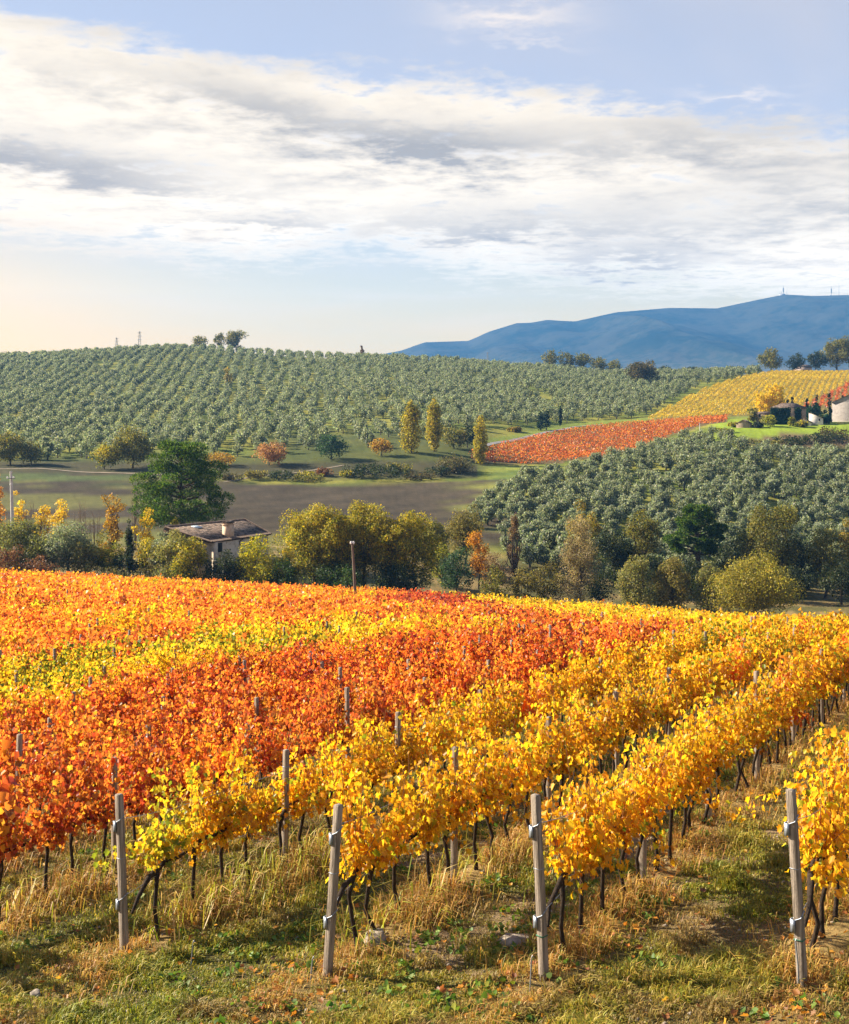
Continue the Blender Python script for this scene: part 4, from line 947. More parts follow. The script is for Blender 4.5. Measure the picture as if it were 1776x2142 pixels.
# ------------------------------------------------------------------ the vineyard
# leaf mixtures of the vine colours
VP = {
    'gold':   [((.82, .45, .015), 5), ((.86, .54, .03), 3.2), ((.72, .34, .02), 2), ((.50, .20, .02), 1.2), ((.52, .52, .03), 1.3), ((.22, .27, .02), .5)],
    'greeny': [((.68, .48, .025), 3), ((.42, .38, .03), 3), ((.19, .235, .02), 3), ((.78, .44, .02), 2.5)],
    'lemon':  [((.82, .52, .02), 5), ((.78, .54, .03), 3.5), ((.52, .43, .03), 1.6), ((.80, .36, .02), 1.6)],
    'red':    [((.70, .20, .035), 4), ((.76, .28, .04), 3.6), ((.56, .11, .03), 3.2), ((.36, .055, .025), 2), ((.82, .42, .04), 2.2), ((.30, .14, .04), .8)],
    'flame':  [((.66, .15, .025), 4), ((.50, .07, .02), 3), ((.74, .26, .03), 2.5), ((.30, .035, .02), 2), ((.80, .38, .03), .9), ((.26, .12, .035), .8)],
    'amber':  [((.84, .33, .035), 4), ((.82, .24, .04), 4), ((.86, .45, .03), 2.2), ((.70, .14, .03), 1.5)],
    'wine':   [((.46, .07, .03), 4), ((.60, .13, .04), 3), ((.30, .03, .02), 3), ((.72, .26, .04), 1)],
}
VK = list(VP)
def vine_kind(n, t, rs):
    """index into VK for vines standing at row offset n and distance t along the row"""
    w1 = fbm(n / 5 + 40, t / 7 + 9, 71, 3) - .5
    w2 = rs.rand(len(n))
    k = np.full(len(n), VK.index('gold'))
    red = (n < -11.9) & (t < 47.5 + 1.55 * (-n - 10.2) + 14 * w1)
    k[~red & (t > 60) & (n < -12)] = VK.index('lemon')
    k[~red & (w1 > .19)] = VK.index('greeny'); k[~red & (w2 < .05)] = VK.index('amber')
    far = red & (n < -37 + 8 * w1)
    k[red] = VK.index('red'); k[red & (w1 > .0)] = VK.index('flame'); k[red & (w2 < .16)] = VK.index('amber')
    k[far] = VK.index('amber'); k[far & (w1 > .10)] = VK.index('red'); k[far & (w1 < -.17)] = VK.index('gold')
    patch = red & (n > -36 + 6 * w1) & (n < -24.5 + 8 * w1) & (t < 58 + 26 * w1)
    k[patch] = VK.index('lemon'); k[patch & (n < -26) & (t < 47 + 20 * w1) & (w1 > -.13)] = VK.index('greeny')
    k[patch & (w2 < .08)] = VK.index('amber')
    xx_, yy_ = xy_of(n, t); k[red & (yy_ > 100 + 30 * w1) & (xx_ > -3 + 9 * w1)] = VK.index('wine')
    k[(n > -12) & (n < -9) & (t < 13.3)] = VK.index('greeny')
    k[(n > -8) & (n < -1.5) & (t < 22) & (k == VK.index('greeny'))] = VK.index('gold')
    k[(n > -11) & (n < -10) & (t > 13.3) & (t < 22)] = VK.index('gold')
    k[n > -3.5] = VK.index('gold')
    return k
def vine_arrays(rs, n0, t0, kinds, nsh, nlf, lsize, templ, hmul=None, loose=1.0):
    """leaves and cane lines for vines at (n0, t0); everything in (n, t, height) before it is laid on the land"""
    N = len(n0); hm = np.ones(N) if hmul is None else hmul
    s0 = rs.rand(N, nsh) * .80 - .06
    z0 = .90 + .10 * rs.rand(N, nsh)
    L = (.52 + .86 * rs.rand(N, nsh) ** 1.2) * hm[:, None]
    ln = rs.normal(size=(N, nsh)) * .17 * loose; lt = rs.normal(size=(N, nsh)) * .16
    droop = rs.rand(N, nsh) < .14
    f = .06 + .94 * (np.arange(nlf)[None, None] + rs.rand(N, nsh, nlf)) / nlf
    up = np.where(droop[..., None], .42 * np.sin(f * 2.6) - .18 * f, f - .10 * f ** 2)
    pn = n0[:, None, None] + ln[..., None] * (.25 + 1.1 * f) * np.where(droop, 2.1, 1)[..., None] + rs.normal(size=f.shape) * .085
    pt = t0[:, None, None] + s0[..., None] + lt[..., None] * f + rs.normal(size=f.shape) * .075
    pz = z0[..., None] + L[..., None] * up + rs.normal(size=f.shape) * .05
    kk = np.repeat(kinds, nsh * nlf)
    pn, pt, pz = pn.ravel(), pt.ravel(), pz.ravel()
    x, y = xy_of(pn, pt)
    bn, bt = np.repeat(n0, nsh * nlf), np.repeat(t0, nsh * nlf)
    bx, by = xy_of(np.repeat(n0, 1), np.repeat(t0 + .35, 1)); z = np.repeat(H(bx, by, False), nsh * nlf) + pz
    P = np.c_[x, y, z]; M = len(P)
    side = np.sign(pn - bn + rs.normal(size=M) * .12)
    out = np.c_[ROWN[0] * side, ROWN[1] * side, np.zeros(M)]
    nrm = unit(out * .9 + np.array([0, 0, .55]) + .65 * rs.normal(size=(M, 3)))
    ax = unit(np.array([0, 0, -.9]) + out * .35 + .55 * rs.normal(size=(M, 3)))
    sz = lsize * (.62 + .62 * rs.rand(M))
    V, Fc, k = leaves(P, ax, nrm, sz, templ, .42)
    col = np.empty((M, 3))
    for i, nm in enumerate(VK):
        m = kk == i
        if m.any(): col[m] = pick(rs, VP[nm], m.sum(), .12)
    vt = np.repeat(1 + .10 * rs.normal(size=(N, 1)), nsh * nlf, axis=0)
    col = np.clip(col * vt * .95, .004, .92)
    return V, Fc, np.repeat(col, k, axis=0), (s0, z0, L, ln, lt, droop)
KINDWORD = {'gold': 'golden yellow', 'greeny': 'yellow green', 'lemon': 'lemon yellow', 'red': 'orange red', 'flame': 'deep red', 'amber': 'amber orange', 'wine': 'wine red'}
ORD = ['first', 'second', 'third', 'fourth', 'fifth', 'sixth', 'seventh', 'eighth', 'ninth', 'tenth', 'eleventh', 'twelfth', 'thirteenth', 'fourteenth', 'fifteenth', 'sixteenth', 'seventeenth', 'eighteenth', 'nineteenth', 'twentieth']
def ordinal(i):
    if i < 20: return ORD[i]
    T = {20: 'twenty', 30: 'thirty', 40: 'forty', 50: 'fifty', 60: 'sixty', 70: 'seventy', 80: 'eighty', 90: 'ninety'}
    j = i + 1; a, b = j // 10 * 10, j % 10
    if a >= 100: return '%dth' % j
    return (T[a] + '-' + ORD[b - 1]) if b else T[a][:-1] + 'ieth'
ENDT = {-2.30: 13.15, -4.98: 12.7, -7.54: 12.10, -10.5: 12.26}
POST_D = 3.66
def row_end(n): return ENDT.get(n, float(np.interp(n, [-128, -16.05, -13.3, -10.5, -2.3, 9], [8.6, 8.6, 7.98, 12.26, 13.15, 13.8])))  # left rows run on unseen towards the viewer, lengthened to cast shade
def row_name(n):
    nm = {-2.30: 'rightmost end post row', -4.98: 'green tied end post row', -7.54: 'leaning end post row', -10.5: 'leftmost end post row'}
    if n in nm: return nm[n]
    i = ROWS_N.index(n) - ROWS_N.index(-10.5)
    return '%s red row past the end posts' % ORD[i - 1] if i > 0 else 'row beyond the right edge'
def row_far(n):
    """where a row stops at the far edge"""
    t = np.arange(12, 230, .5); x, y = xy_of(n, t)
    ok = y < yedge(x)
    return float(t[ok][-1]) if ok.any() else 0.0
def vines():
    rs = RS(5)
    N, T, I = [], [], []
    for n in ROWS_N:
        t = np.arange(row_end(n) + .62, row_far(n) - .3, .72)
        N.append(np.full(len(t), n)); T.append(t); I.append(np.arange(len(t)))
    N = np.concatenate(N); T = np.concatenate(T); I = np.concatenate(I)
    T = T + rs.normal(size=len(T)) * .05
    x, y = xy_of(N, T); z = H(x, y)
    u = UC + F * x / y
    keep = (u > -420) & (u < 2250) & (rs.rand(len(N)) > .018)
    N, T, I, x, y, z, u = [a[keep] for a in (N, T, I, x, y, z, u)]
    K = vine_kind(N, T, rs)
    vis = in_frame(x, y, z, 25, 1.2)
    order = np.argsort(np.where(vis, y, 1e6))
    near = order[:300]; rest = order[300:]
    rowcount = {}
    for q, i in enumerate(sorted(near, key=lambda k: (N[k], T[k]))):
        r_ = RS(3000 + i); d = y[i]
        nm = VK[K[i]]; n = float(N[i]); c = rowcount.get(n, 0); rowcount[n] = c + 1
        where = ('back' if n >= -10.6 else 'from left')
        idx = I[i] if n >= -10.6 else c
        o = empty('grapevine', (x[i], y[i], z[i]), '%s grapevine, %s %s in the %s' % (KINDWORD[nm], ordinal(idx), where, row_name(n)), 'grapevine', 'grapevines of the near rows')
        nsh = 11; nlf = 46 if d < 26 else 38
        hm = np.array([.95 + .18 * r_.rand()])
        if n == -10.5 and I[i] in (3, 4): hm *= .62                 # the thin spot behind the leftmost post
        V, Fc, c3, sh = vine_arrays(r_, np.array([N[i]]), np.array([T[i]]), np.array([K[i]]), nsh, nlf, .080 if d < 26 else .098, T_VINE if d < 34 else T_SIX, hm)
        V = V - np.array([x[i], y[i], z[i]])
        link('foliage', np_mesh('foliage', V, [(Fc, 0)], [M_VINE], col=c3), o)
        # trunk with its arm along the wire
        mb = MB(); w = lambda a=.02: r_.normal() * a
        lean = r_.normal() * .06
        dx, dy = ROWD
        def pt(s, nn, zz): return (s * dx + nn * ROWN[0], s * dy + nn * ROWN[1], zz)
        p = [pt(w(.03), w(.03), -.12), pt(lean * .4 + w(), w(.03), .12), pt(lean + w(), w(.03), .38), pt(lean + w(), w(.03), .68), pt(lean * .6 + .02, w(), .89)]
        mb.tube(p, [.040, .030, .026, .026, .033], 7)
        a = [p[3], p[4], pt(.16, w(), .96 + w()), pt(.42, w(), .95 + w(.025)), pt(.76, w(), .94 + w(.02))]
        mb.tube(a, [.030, .038, .031, .026, .020], 6)
        if I[i] == 0 and n > -11:                                   # the first vine sends an arm back down towards the end post
            mb.tube([p[4], pt(-.15, w(), .86), pt(-.36, w(), .68), pt(-.5, w(), .52)], [.036, .034, .028, .018], 6)
        mb.build('trunk', M_BARK, o, True)
        if d < 27:
            s0, z0, L, ln, lt, dr = sh; cb = MB()
            for j in range(nsh):
                if dr[0, j]: continue
                f = np.array([0, .35, .7, 1.0])
                pp = [pt(s0[0, j] + lt[0, j] * g, ln[0, j] * (.25 + 1.1 * g) if g else 0, z0[0, j] + L[0, j] * (g - .1 * g * g)) for g in f]
                cb.tube(pp, [.0055, .005, .004, .0025], 4)
            for j in range(4):                                      # thin side shoots hanging below the arm
                s_ = r_.rand() * .7; cb.tube([pt(s_, 0, .86), pt(s_ + w(.05), w(.08), .95), pt(s_ + w(.1), r_.normal() * .16, .70)], [.004, .0035, .002], 3)
            cb.build('canes', M_CANE, o)
    # all the vines beyond: one planted mass
    VV, FF, CC, nv = [], [], [], 0
    d = y[rest]
    for lo, hi, nsh, nlf, ls, tp in ((0, 48, 8, 22, .145, T_SIX), (48, 80, 7, 15, .185, T_CARD), (80, 400, 6, 11, .25, T_CARD)):
        m = rest[(d >= lo) & (d < hi)]
        if not len(m): continue
        V, Fc, c3, _ = vine_arrays(rs, N[m], T[m], K[m], nsh, nlf, ls, tp, .92 + .22 * rs.rand(len(m)), 1.15)
        VV.append(V); FF.append((Fc + nv, 0)); CC.append(c3); nv += len(V)
    tv, tf = [], []
    for i in rest:
        if y[i] > 75 or not vis[i]: continue
        b = np.array([x[i], y[i], z[i]])
        V, Q = tube(np.array([(rs.normal() * .03, 0, -.1), (rs.normal() * .04, rs.normal() * .04, .4), (0, 0, .84), (ROWD[0] * .7, ROWD[1] * .7, .86)]) + b, [.045, .036, .034, .024], 4)
        tv.append(V); tf.append(Q + nv); nv += len(V)
    FF.append((np.vstack(tf), 1)); VV += tv; CC.append(np.full((sum(len(q) for q in tf), 3), .03))
    tag(link('distant_vines', np_mesh('distant_vines', np.vstack(VV), FF, [M_VINE, M_BARK], col=np.vstack(CC))), kind='stuff')
    print('vines', len(N), 'leaf faces beyond', sum(len(f) for f, _ in FF))
vines()

def far_vines(name, pts, pal, seed, leaf, per, height=1.5):
    """vines of a far plot, along rows"""
    rs = RS(seed); P = np.repeat(pts, per, axis=0); M = len(P)
    P = P + np.c_[rs.normal(size=(M, 2)) * .42, np.zeros(M)]
    z = H(P[:, 0], P[:, 1]) + .45 + (height - .45) * rs.rand(M) ** .8
    d = rdir(rs, M, .4)
    V, Fc, k = leaves(np.c_[P[:, :2], z], rdir(rs, M), d, leaf * (.6 + .8 * rs.rand(M)), T_CARD)
    nz = fbm(P[:, 0] / 9, P[:, 1] / 9, seed, 3)[:, None]
    c = pick(rs, pal, M) * (.72 + .56 * nz)
    tag(link(name, np_mesh(name, V, [(Fc, 0)], [M_VINE], col=np.clip(c, .004, .9))), kind='stuff')
def far_plots():
    rs = RS(8)
    # red plot on the near side of the farm lane
    a = R(72); g = np.arange(-70, 71); h = np.arange(-160, 161); I, J = np.meshgrid(g, h, indexing='ij')
    p = I.ravel() * 2.5; q = J.ravel() * .85
    x = 55 + q * math.sin(a) + p * math.cos(a); y = 385 + q * math.cos(a) - p * math.sin(a)
    ok = (in_red(x, y) > 0) & (rs.rand(len(x)) > .06)
    far_vines('red_vineyard', np.c_[x[ok], y[ok], x[ok] * 0], [((.52, .13, .03), 4), ((.60, .20, .035), 3), ((.38, .075, .025), 2), ((.62, .32, .04), 1.2)], 21, .42, 9)
    # yellow plot above the farm, with a red corner at its right edge
    g = np.arange(-120, 121); h = np.arange(-200, 201); I, J = np.meshgrid(g, h, indexing='ij'); a = R(20)
    p = I.ravel() * 2.6; q = J.ravel() * 1.0
    x = 150 + q * math.sin(a) + p * math.cos(a); y = 560 + q * math.cos(a) - p * math.sin(a)
    u = UC + F * x / y
    lim = np.interp(y, [440, 460, 660, 700], [1340, 1362, 1594, 1622])
    ok = (u > lim) & (u < 2050) & (y > 449) & (y < 690) & (rs.rand(len(x)) > .08) & ~((y < 520) & (u > 1560) & (y < np.interp(u, [1560, 1640, 2000], [449, 470, 470])))
    v = VH - F * H(x, y) / y
    redc = v > 853 - (u - 1680) * .46
    redc = ok & (u > 1668) & (v > 848 - (u - 1690) * .52)
    yel = ok & ~redc
    far_vines('yellow_vineyard', np.c_[x[yel], y[yel], x[yel] * 0], [((.66, .46, .035), 4), ((.56, .42, .04), 3), ((.40, .34, .05), 2), ((.40, .24, .04), 1.2)], 22, .36, 15, 1.6)
    far_vines('red_vineyard', np.c_[x[redc], y[redc], x[redc] * 0], [((.52, .12, .04), 4), ((.58, .18, .04), 3), ((.36, .08, .03), 2)], 23, .55, 6, 1.6)
far_plots()

# ------------------------------------------------------------------ posts
def make_post(loc, h, w, rz, lean, label, end=False, green=False):
    rs = RS(int(abs(loc[0] * 97 + loc[1] * 31)) % 9999)
    root = empty('vineyard_post', loc, label, 'vineyard post', 'end posts of the near rows' if end else 'posts along the vine rows')
    def body(z): return np.array([lean[0] * z / h, lean[1] * z / h, z])
    mb = MB(); k = 5; ring = []
    hw = w / 2; ch = w * .045
    prof = [(-hw + ch, -hw), (hw - ch, -hw), (hw, -hw + ch), (hw, hw - ch), (hw - ch, hw), (-hw + ch, hw), (-hw, hw - ch), (-hw, -hw + ch)]
    c, s = math.cos(rz), math.sin(rz); zs = [-.25, .0, h * .33, h * .66, h - .012, h]
    V = []
    for z in zs:
        sc = (1.03 - .06 * max(z, 0) / h) * (.90 if z == h else 1); b = body(z) + np.r_[rs.normal(size=2) * .002, 0]
        V += [(b[0] + (px * c - py * s) * sc, b[1] + (px * s + py * c) * sc, b[2]) for px, py in prof]
    Q = [(a * 8 + j, a * 8 + (j + 1) % 8, (a + 1) * 8 + (j + 1) % 8, (a + 1) * 8 + j) for a in range(len(zs) - 1) for j in range(8)]
    o = (len(zs) - 1) * 8
    Q += [(o, o + 1, o + 2, o + 7), (o + 7, o + 2, o + 3, o + 6), (o + 6, o + 3, o + 4, o + 5)]
    mb.add(np.array(V), np.array(Q)); mb.build('shaft', M_POST, root)
    def band(z, thick, mat, nm, grow=.004):
        m = MB(); g = (hw + grow); b0, b1 = body(z), body(z + thick)
        def ringp(b, g_): return [(b[0] + px * c - py * s, b[1] + px * s + py * c, b[2]) for px, py in ((-g_, -g_), (g_, -g_), (g_, g_), (-g_, g_))]
        inn, ot = hw * .8, g
        vs = ringp(b0, ot) + ringp(b1, ot) + ringp(b0, inn) + ringp(b1, inn)
        q = []
        for j in range(4):
            k2 = (j + 1) % 4
            q += [(j, k2, k2 + 4, j + 4), (j + 4, k2 + 4, k2 + 12, j + 12), (j + 8, k2 + 8, k2, j)]
        m.add(np.array(vs), np.array(q)); return m
    if end:
        for f in (.83, .34):
            z = h * f
            m = MB(); b = body(z)
            # sloping wire strap round the post and the folded tensioner on its left face
            def P(px, py, zz): bb = body(zz); return (bb[0] + px * c - py * s, bb[1] + px * s + py * c, zz)
            g = hw + .006
            m.tube([P(-g, -g, z - .02), P(g, -g, z + .03), P(g, g, z + .08), P(-g, g, z + .05), P(-g, -g, z - .02)], .007, 5)
            L = body(z)
            m.box((-g - .010, -g - .014, -.125), (-g + .034, -g + .0, .0), rz, L)
            m.box((-g - .018, -g - .012, -.13), (-g - .006, -g + .03, .006), rz, L)
            m.build('wire_clip', M_STEEL, root)
        band(h * .60, .006, M_STEEL, 'w').build('wire_tie', M_STEEL, root)
        if green: band(h * .235, .012, M_GREENTIE, 'g', .006).build('plastic_tie', M_GREENTIE, root)
    else:
        band(h * .86, .010, M_STEEL, 'w').build('wire_tie', M_STEEL, root)
    return root
ENDS = [  # n, row end, height, lean in x over its height, label
    (-10.5, 12.26, 2.02, -.075, 'leftmost grey end post with two steel wire clips', False),
    (-7.54, 12.10, 1.95, .125, 'grey end post leaning right, second from the left, with a stake beside it', False, .125),
    (-4.98, 12.70, 2.02, -.09, 'upright grey end post with a green tie near its foot', True),
    (-2.30, 13.15, 2.02, -.12, 'rightmost grey end post with a steel rod running down it', True)]
def wires():
    for n, t, h, ln, lab, gr, *dx in ENDS:
        nm = row_name(n)
        for f, zz, w in ((.83, 1.66, 'upper'), (.34, .92, 'lower')):
            tt = np.r_[t, t + .5, t + 1.0, np.arange(t + 2, t + 30, 1.5)]; x, y = xy_of(np.full(len(tt), n), tt); g = H(x, y, False)
            z = g + zz; z[0] = h1(x[0], y[0]) + h * f + .03; x = x.copy(); x[0] += ln * f + (dx[0] if dx else 0); z[1] = (z[0] + z[2]) / 2
            o = np.array([x[0], y[0], z[0]]); m = MB(); m.tube(np.c_[x, y, z] - o, .0038, 4)
            tag(m.build('trellis_wire', M_STEEL, None, True, o), '%s steel wire tied to the post of the %s' % (w, nm), 'wire', 'trellis wires')
def posts():
    rs = RS(9); made = 0
    wires()
    for n, t, h, ln, lab, gr, *dx in ENDS:
        x, y = xy_of(n, t); x += dx[0] if dx else 0; make_post((x, y, h1(x, y)), h, .083, R(-40 + rs.normal() * 5), (ln, .02), lab, True, gr)
    cand = []
    for n in ROWS_N:
        e = row_end(n)
        for j, t in enumerate(np.arange(e + POST_D, row_far(n), POST_D)):
            x, y = xy_of(n, t)
            z = h1(x, y)
            if y < 10.5: continue
            if in_frame(np.array([x]), np.array([y]), np.array([z]), 10)[0]: cand.append((y, x, z, n, j))
    cand.sort()
    seen = {}
    for y, x, z, n, j in cand:
        if y > 45 and rs.rand() < .6: continue
        if made >= 270: break
        made += 1
        h = 1.66 + .26 * rs.rand() + (.16 if rs.rand() < .3 else 0)
        if n >= -10.6: lab = 'weathered grey post, %s behind the end post in the %s' % (ordinal(j), row_name(n))
        else:
            c = seen.get(n, 0); seen[n] = c + 1
            i = ROWS_N.index(n) - ROWS_N.index(-10.5)
            lab = 'grey post in leaves, %s from left in the %s row past the end posts' % (ordinal(c), ordinal(i - 1))
        make_post((x, y, z), h, .078, R(-38 + rs.normal() * 8), (rs.normal() * .04, rs.normal() * .04), lab)
posts()

# ------------------------------------------------------------------ grass, leaves and stones on the vineyard floor
def grass():
    rs = RS(12)
    def blades(P, L, wd, lean, col, name):
        M = len(P); a = rs.rand(M) * 6.283; d = np.c_[np.cos(a), np.sin(a), np.zeros(M)]; sd = np.c_[-np.sin(a), np.cos(a), np.zeros(M)]
        mid = P + np.c_[d[:, :2] * (lean * .30 * L)[:, None], .62 * L]; tip = P + np.c_[d[:, :2] * (lean * L)[:, None], L * (1 - .45 * lean)]
        w = wd[:, None] * sd
        V = np.stack([P - w, P + w, mid + w * .8, mid - w * .8, tip], 1).reshape(-1, 3)
        b = (np.arange(M) * 5)[:, None]
        q = np.c_[b, b + 1, b + 2, b + 3]; t_ = np.c_[b + 3, b + 2, b + 4]
        me = np_mesh(name, V, [(q, 0), (t_, 0)], [M_GRASS], col=np.vstack([col, col]))
        tag(link(name, me), kind='stuff')
    def scatter(num, ymin, ymax, power=1.0):
        y = ymin + (ymax - ymin) * rs.rand(num) ** power
        u = -220 + 2500 * rs.rand(num); x = (u - UC) / F * y
        return x, y
    # short green and yellowing grass in the lanes
    x, y = scatter(900000, 10.3, 46, 1.5)
    n, t = nt_of(x, y); rd = row_dist(n)
    cl = fbm(x * 1.2, y * 1.2, 91, 4); cl2 = fbm(x * .35, y * .35, 92, 3)
    bare = .5 * fbm(x / .7, y / .7, 18, 3) + .5 * fbm(x / 2.2, y / 2.2, 12, 4) + .12 * np.exp(-((n + 6.2) / .8) ** 2)
    ok = (rd > .30 * sm(t, 11.2, 12.4)) & (rs.rand(len(x)) < sm(cl, .14, .40) * (1 - .7 * sm(bare, .62, .70)))
    x, y, cl, cl2, rd = x[ok], y[ok], cl[ok], cl2[ok], rd[ok]
    L = (.04 + .17 * sm(cl, .40, .72) * rs.rand(len(x)) + .04 * rs.rand(len(x)))
    P = np.c_[x, y, H(x, y) - .01]
    g = sm(cl2 + .16 * rs.normal(size=len(x)), .38, .62)[:, None]
    c = lerp(pick(rs, [((.13, .17, .020), 3), ((.22, .24, .025), 3), ((.34, .32, .035), 3)], len(x)), pick(rs, [((.42, .34, .05), 3), ((.48, .35, .08), 3), ((.28, .27, .035), 3)], len(x)), g)
    pat = fbm(x * .9 + 7, y * .9, 191, 4); pat2 = fbm(x * 3.1, y * 3.1, 193, 2)
    dry = sm(pat + .05 * rs.normal(size=len(x)), .54, .64)[:, None]
    c = lerp(c, pick(rs, [((.30, .19, .07), 3), ((.40, .27, .10), 2), ((.20, .13, .05), 2)], len(x)), dry * .8)
    c = c * (.62 + .55 * pat2)[:, None]
    L = L * (.45 + 1.1 * sm(pat2, .25, .8))
    keep = rs.rand(len(x)) > .55 * sm(fbm(x * 1.7, y * 1.7, 197, 3), .52, .64)
    P, L, c, x, y = P[keep], L[keep], c[keep], x[keep], y[keep]
    blades(P, L, .0035 + .003 * rs.rand(len(x)) + y * .00012, .25 + .8 * rs.rand(len(x)), c, 'grass')
    # tall dry grass along the rows, thickest left of the leaning post
    x, y = scatter(520000, 10.6, 60, 1.5)
    n, t = nt_of(x, y); rd = row_dist(n)
    tuft = fbm(x * 1.6, y * 1.6, 95, 3); wide = np.where(n < -8.6, .55, .42)
    ok = (t > 10.0) & (rs.rand(len(x)) < (.75 + .25 * sm(t, 12.2, 13.0)) * np.exp(-(rd / wide) ** 2) * sm(tuft, .33, .58) * 1.1)
    x, y, n, tuft = x[ok], y[ok], n[ok], tuft[ok]
    tall = np.where(n < -8.6, 1.0, .80)
    L = (.12 + .42 * rs.rand(len(x)) ** 1.4 * sm(tuft, .38, .7) + .05) * tall * (.50 + .50 * sm(nt_of(x, y)[1], 12.25, 13.3))
    P = np.c_[x, y, H(x, y) - .01]
    c = pick(rs, [((.50, .29, .075), 4), ((.56, .36, .10), 3), ((.36, .18, .05), 3.5), ((.38, .30, .05), 1.4), ((.16, .18, .025), 1)], len(x))
    blades(P, L, .0028 + .002 * rs.rand(len(x)) + y * .00011, .3 + .9 * rs.rand(len(x)), c, 'dry_grass')
    # single broad reedy blades by the leftmost posts
    m = 900; nn = rs.choice([-10.5, -13.3, -7.54], m, p=[.62, .25, .13]) + rs.normal(size=m) * .35; tt = 12.7 + 4.6 * rs.rand(m)
    x, y = xy_of(nn, tt); P = np.c_[x, y, H(x, y)]
    c = pick(rs, [((.42, .38, .05), 3), ((.25, .28, .03), 3), ((.48, .34, .12), 3)], m)
    blades(P, .32 + .45 * rs.rand(m), .006 + .006 * rs.rand(m), .35 + .8 * rs.rand(m), c, 'reedy_grass')
    # low broad weeds
    K = 900; x, y = scatter(K, 10.8, 30, 1.3); keep = fbm(x * .5, y * .5, 97, 2) > .5; x, y = x[keep], y[keep]
    per = 16; X = np.repeat(x, per) + rs.normal(size=len(x) * per) * .07; Y = np.repeat(y, per) + rs.normal(size=len(x) * per) * .07
    M = len(X); P = np.c_[X, Y, H(X, Y) + .02 + .06 * rs.rand(M)]
    V, Fc, k = leaves(P, rdir(rs, M, .4), unit(rs.normal(size=(M, 3)) * .5 + [0, 0, 1]), .035 + .05 * rs.rand(M), T_SIX)
    c = np.repeat(pick(rs, [((.09, .17, .025), 3), ((.14, .22, .03), 2), ((.22, .26, .03), 1)], M), k, axis=0)
    tag(link('weeds', np_mesh('weeds', V, [(Fc, 0)], [M_GRASS], col=c)), kind='stuff')
    # fallen vine leaves
    M = 9000; x, y = scatter(M, 10.6, 40, 1.4); n, t = nt_of(x, y); rd = row_dist(n)
    ok = rs.rand(M) < np.exp(-(rd / .6) ** 2) + .10; x, y = x[ok], y[ok]; M = len(x)
    P = np.c_[x, y, H(x, y) + .02 + .05 * rs.rand(M)]
    V, Fc, k = leaves(P, unit(rs.normal(size=(M, 3)) * [1, 1, .25]), unit(rs.normal(size=(M, 3)) * .5 + [0, 0, 1]), .045 + .045 * rs.rand(M), T_VINE, .5)
    c = np.repeat(pick(rs, [((.50, .20, .03), 3), ((.34, .13, .04), 3), ((.62, .32, .04), 2), ((.24, .11, .05), 2)], M), k, axis=0)
    tag(link('fallen_leaves', np_mesh('fallen_leaves', V, [(Fc, 0)], [M_GRASS], col=c)), kind='stuff')
    # pebbles and clods
    M = 2600; x, y = scatter(M, 10.4, 24, 1.3)
    ok = rs.rand(M) < .25 + .75 * sm(.5 * fbm(x / .7, y / .7, 18, 3) + .5 * fbm(x / 2.2, y / 2.2, 12, 4), .5, .6); x, y = x[ok], y[ok]
    base = np.array([(1, 0, 0), (.31, .9, .1), (-.8, .6, -.1), (-.75, -.6, .1), (.35, -.95, 0), (0, .05, .75), (0, 0, -.6)])
    tri = np.array([(0, 1, 5), (1, 2, 5), (2, 3, 5), (3, 4, 5), (4, 0, 5), (1, 0, 6), (2, 1, 6), (3, 2, 6), (4, 3, 6), (0, 4, 6)])
    M = len(x); V = base[None] * (.55 + .9 * rs.rand(M, 7, 1)) * (.012 + .03 * rs.rand(M, 1, 1) ** 2.5)
    V = V + np.c_[x, y, H(x, y) + .006][:, None]
    tag(link('gravel', np_mesh('gravel', V.reshape(-1, 3), [((tri[None] + (np.arange(M) * 7)[:, None, None]).reshape(-1, 3), 0)], [M_ROCK])), kind='stuff')
grass()
def rock(u, v, y, sz, label, seed):
    rs = RS(seed); x = (u - UC) / F * y; z = h1(x, y)
    bm = MB(); th = np.linspace(0.001, np.pi - .001, 7); ph = np.linspace(0, 2 * np.pi, 10, endpoint=False)
    V = np.array([(math.sin(a) * math.cos(b), math.sin(a) * math.sin(b), math.cos(a)) for a in th for b in ph])
    k = .55 + .9 * fbm(V[:, 0] * 1.5 + seed, V[:, 1] * 1.5 + V[:, 2] * 2.1, seed, 3)
    V = np.sign(V) * np.abs(V) ** .7 * k[:, None] * np.array(sz)
    Q = [(i * 10 + j, (i + 1) * 10 + j, (i + 1) * 10 + (j + 1) % 10, i * 10 + (j + 1) % 10) for i in range(6) for j in range(10)]
    me = np_mesh('stone', V, [(np.array(Q), 0)], [M_ROCK], smooth=False)
    o = link('stone', me, None, (x, y, z + sz[2] * .12)); o.rotation_euler = (0, 0, rs.rand() * 3)
    tag(o, label, 'stone')
rock(785, 1978, 15.2, (.19, .14, .12), 'broad pale stone by the vine right of the leaning post', 3)
rock(838, 1938, 16.6, (.13, .10, .09), 'pointed pale stone behind the broad stone', 4)
rock(503, 1897, 18.4, (.15, .10, .08), 'grey stone in the grass between the two left end posts', 6)
rock(1083, 1975, 15.0, (.20, .16, .10), 'brown clod of earth left of the green tied post', 7)
rock(75, 2090, 14.2, (.06, .05, .045), 'small pale stone at the bottom left corner', 8)
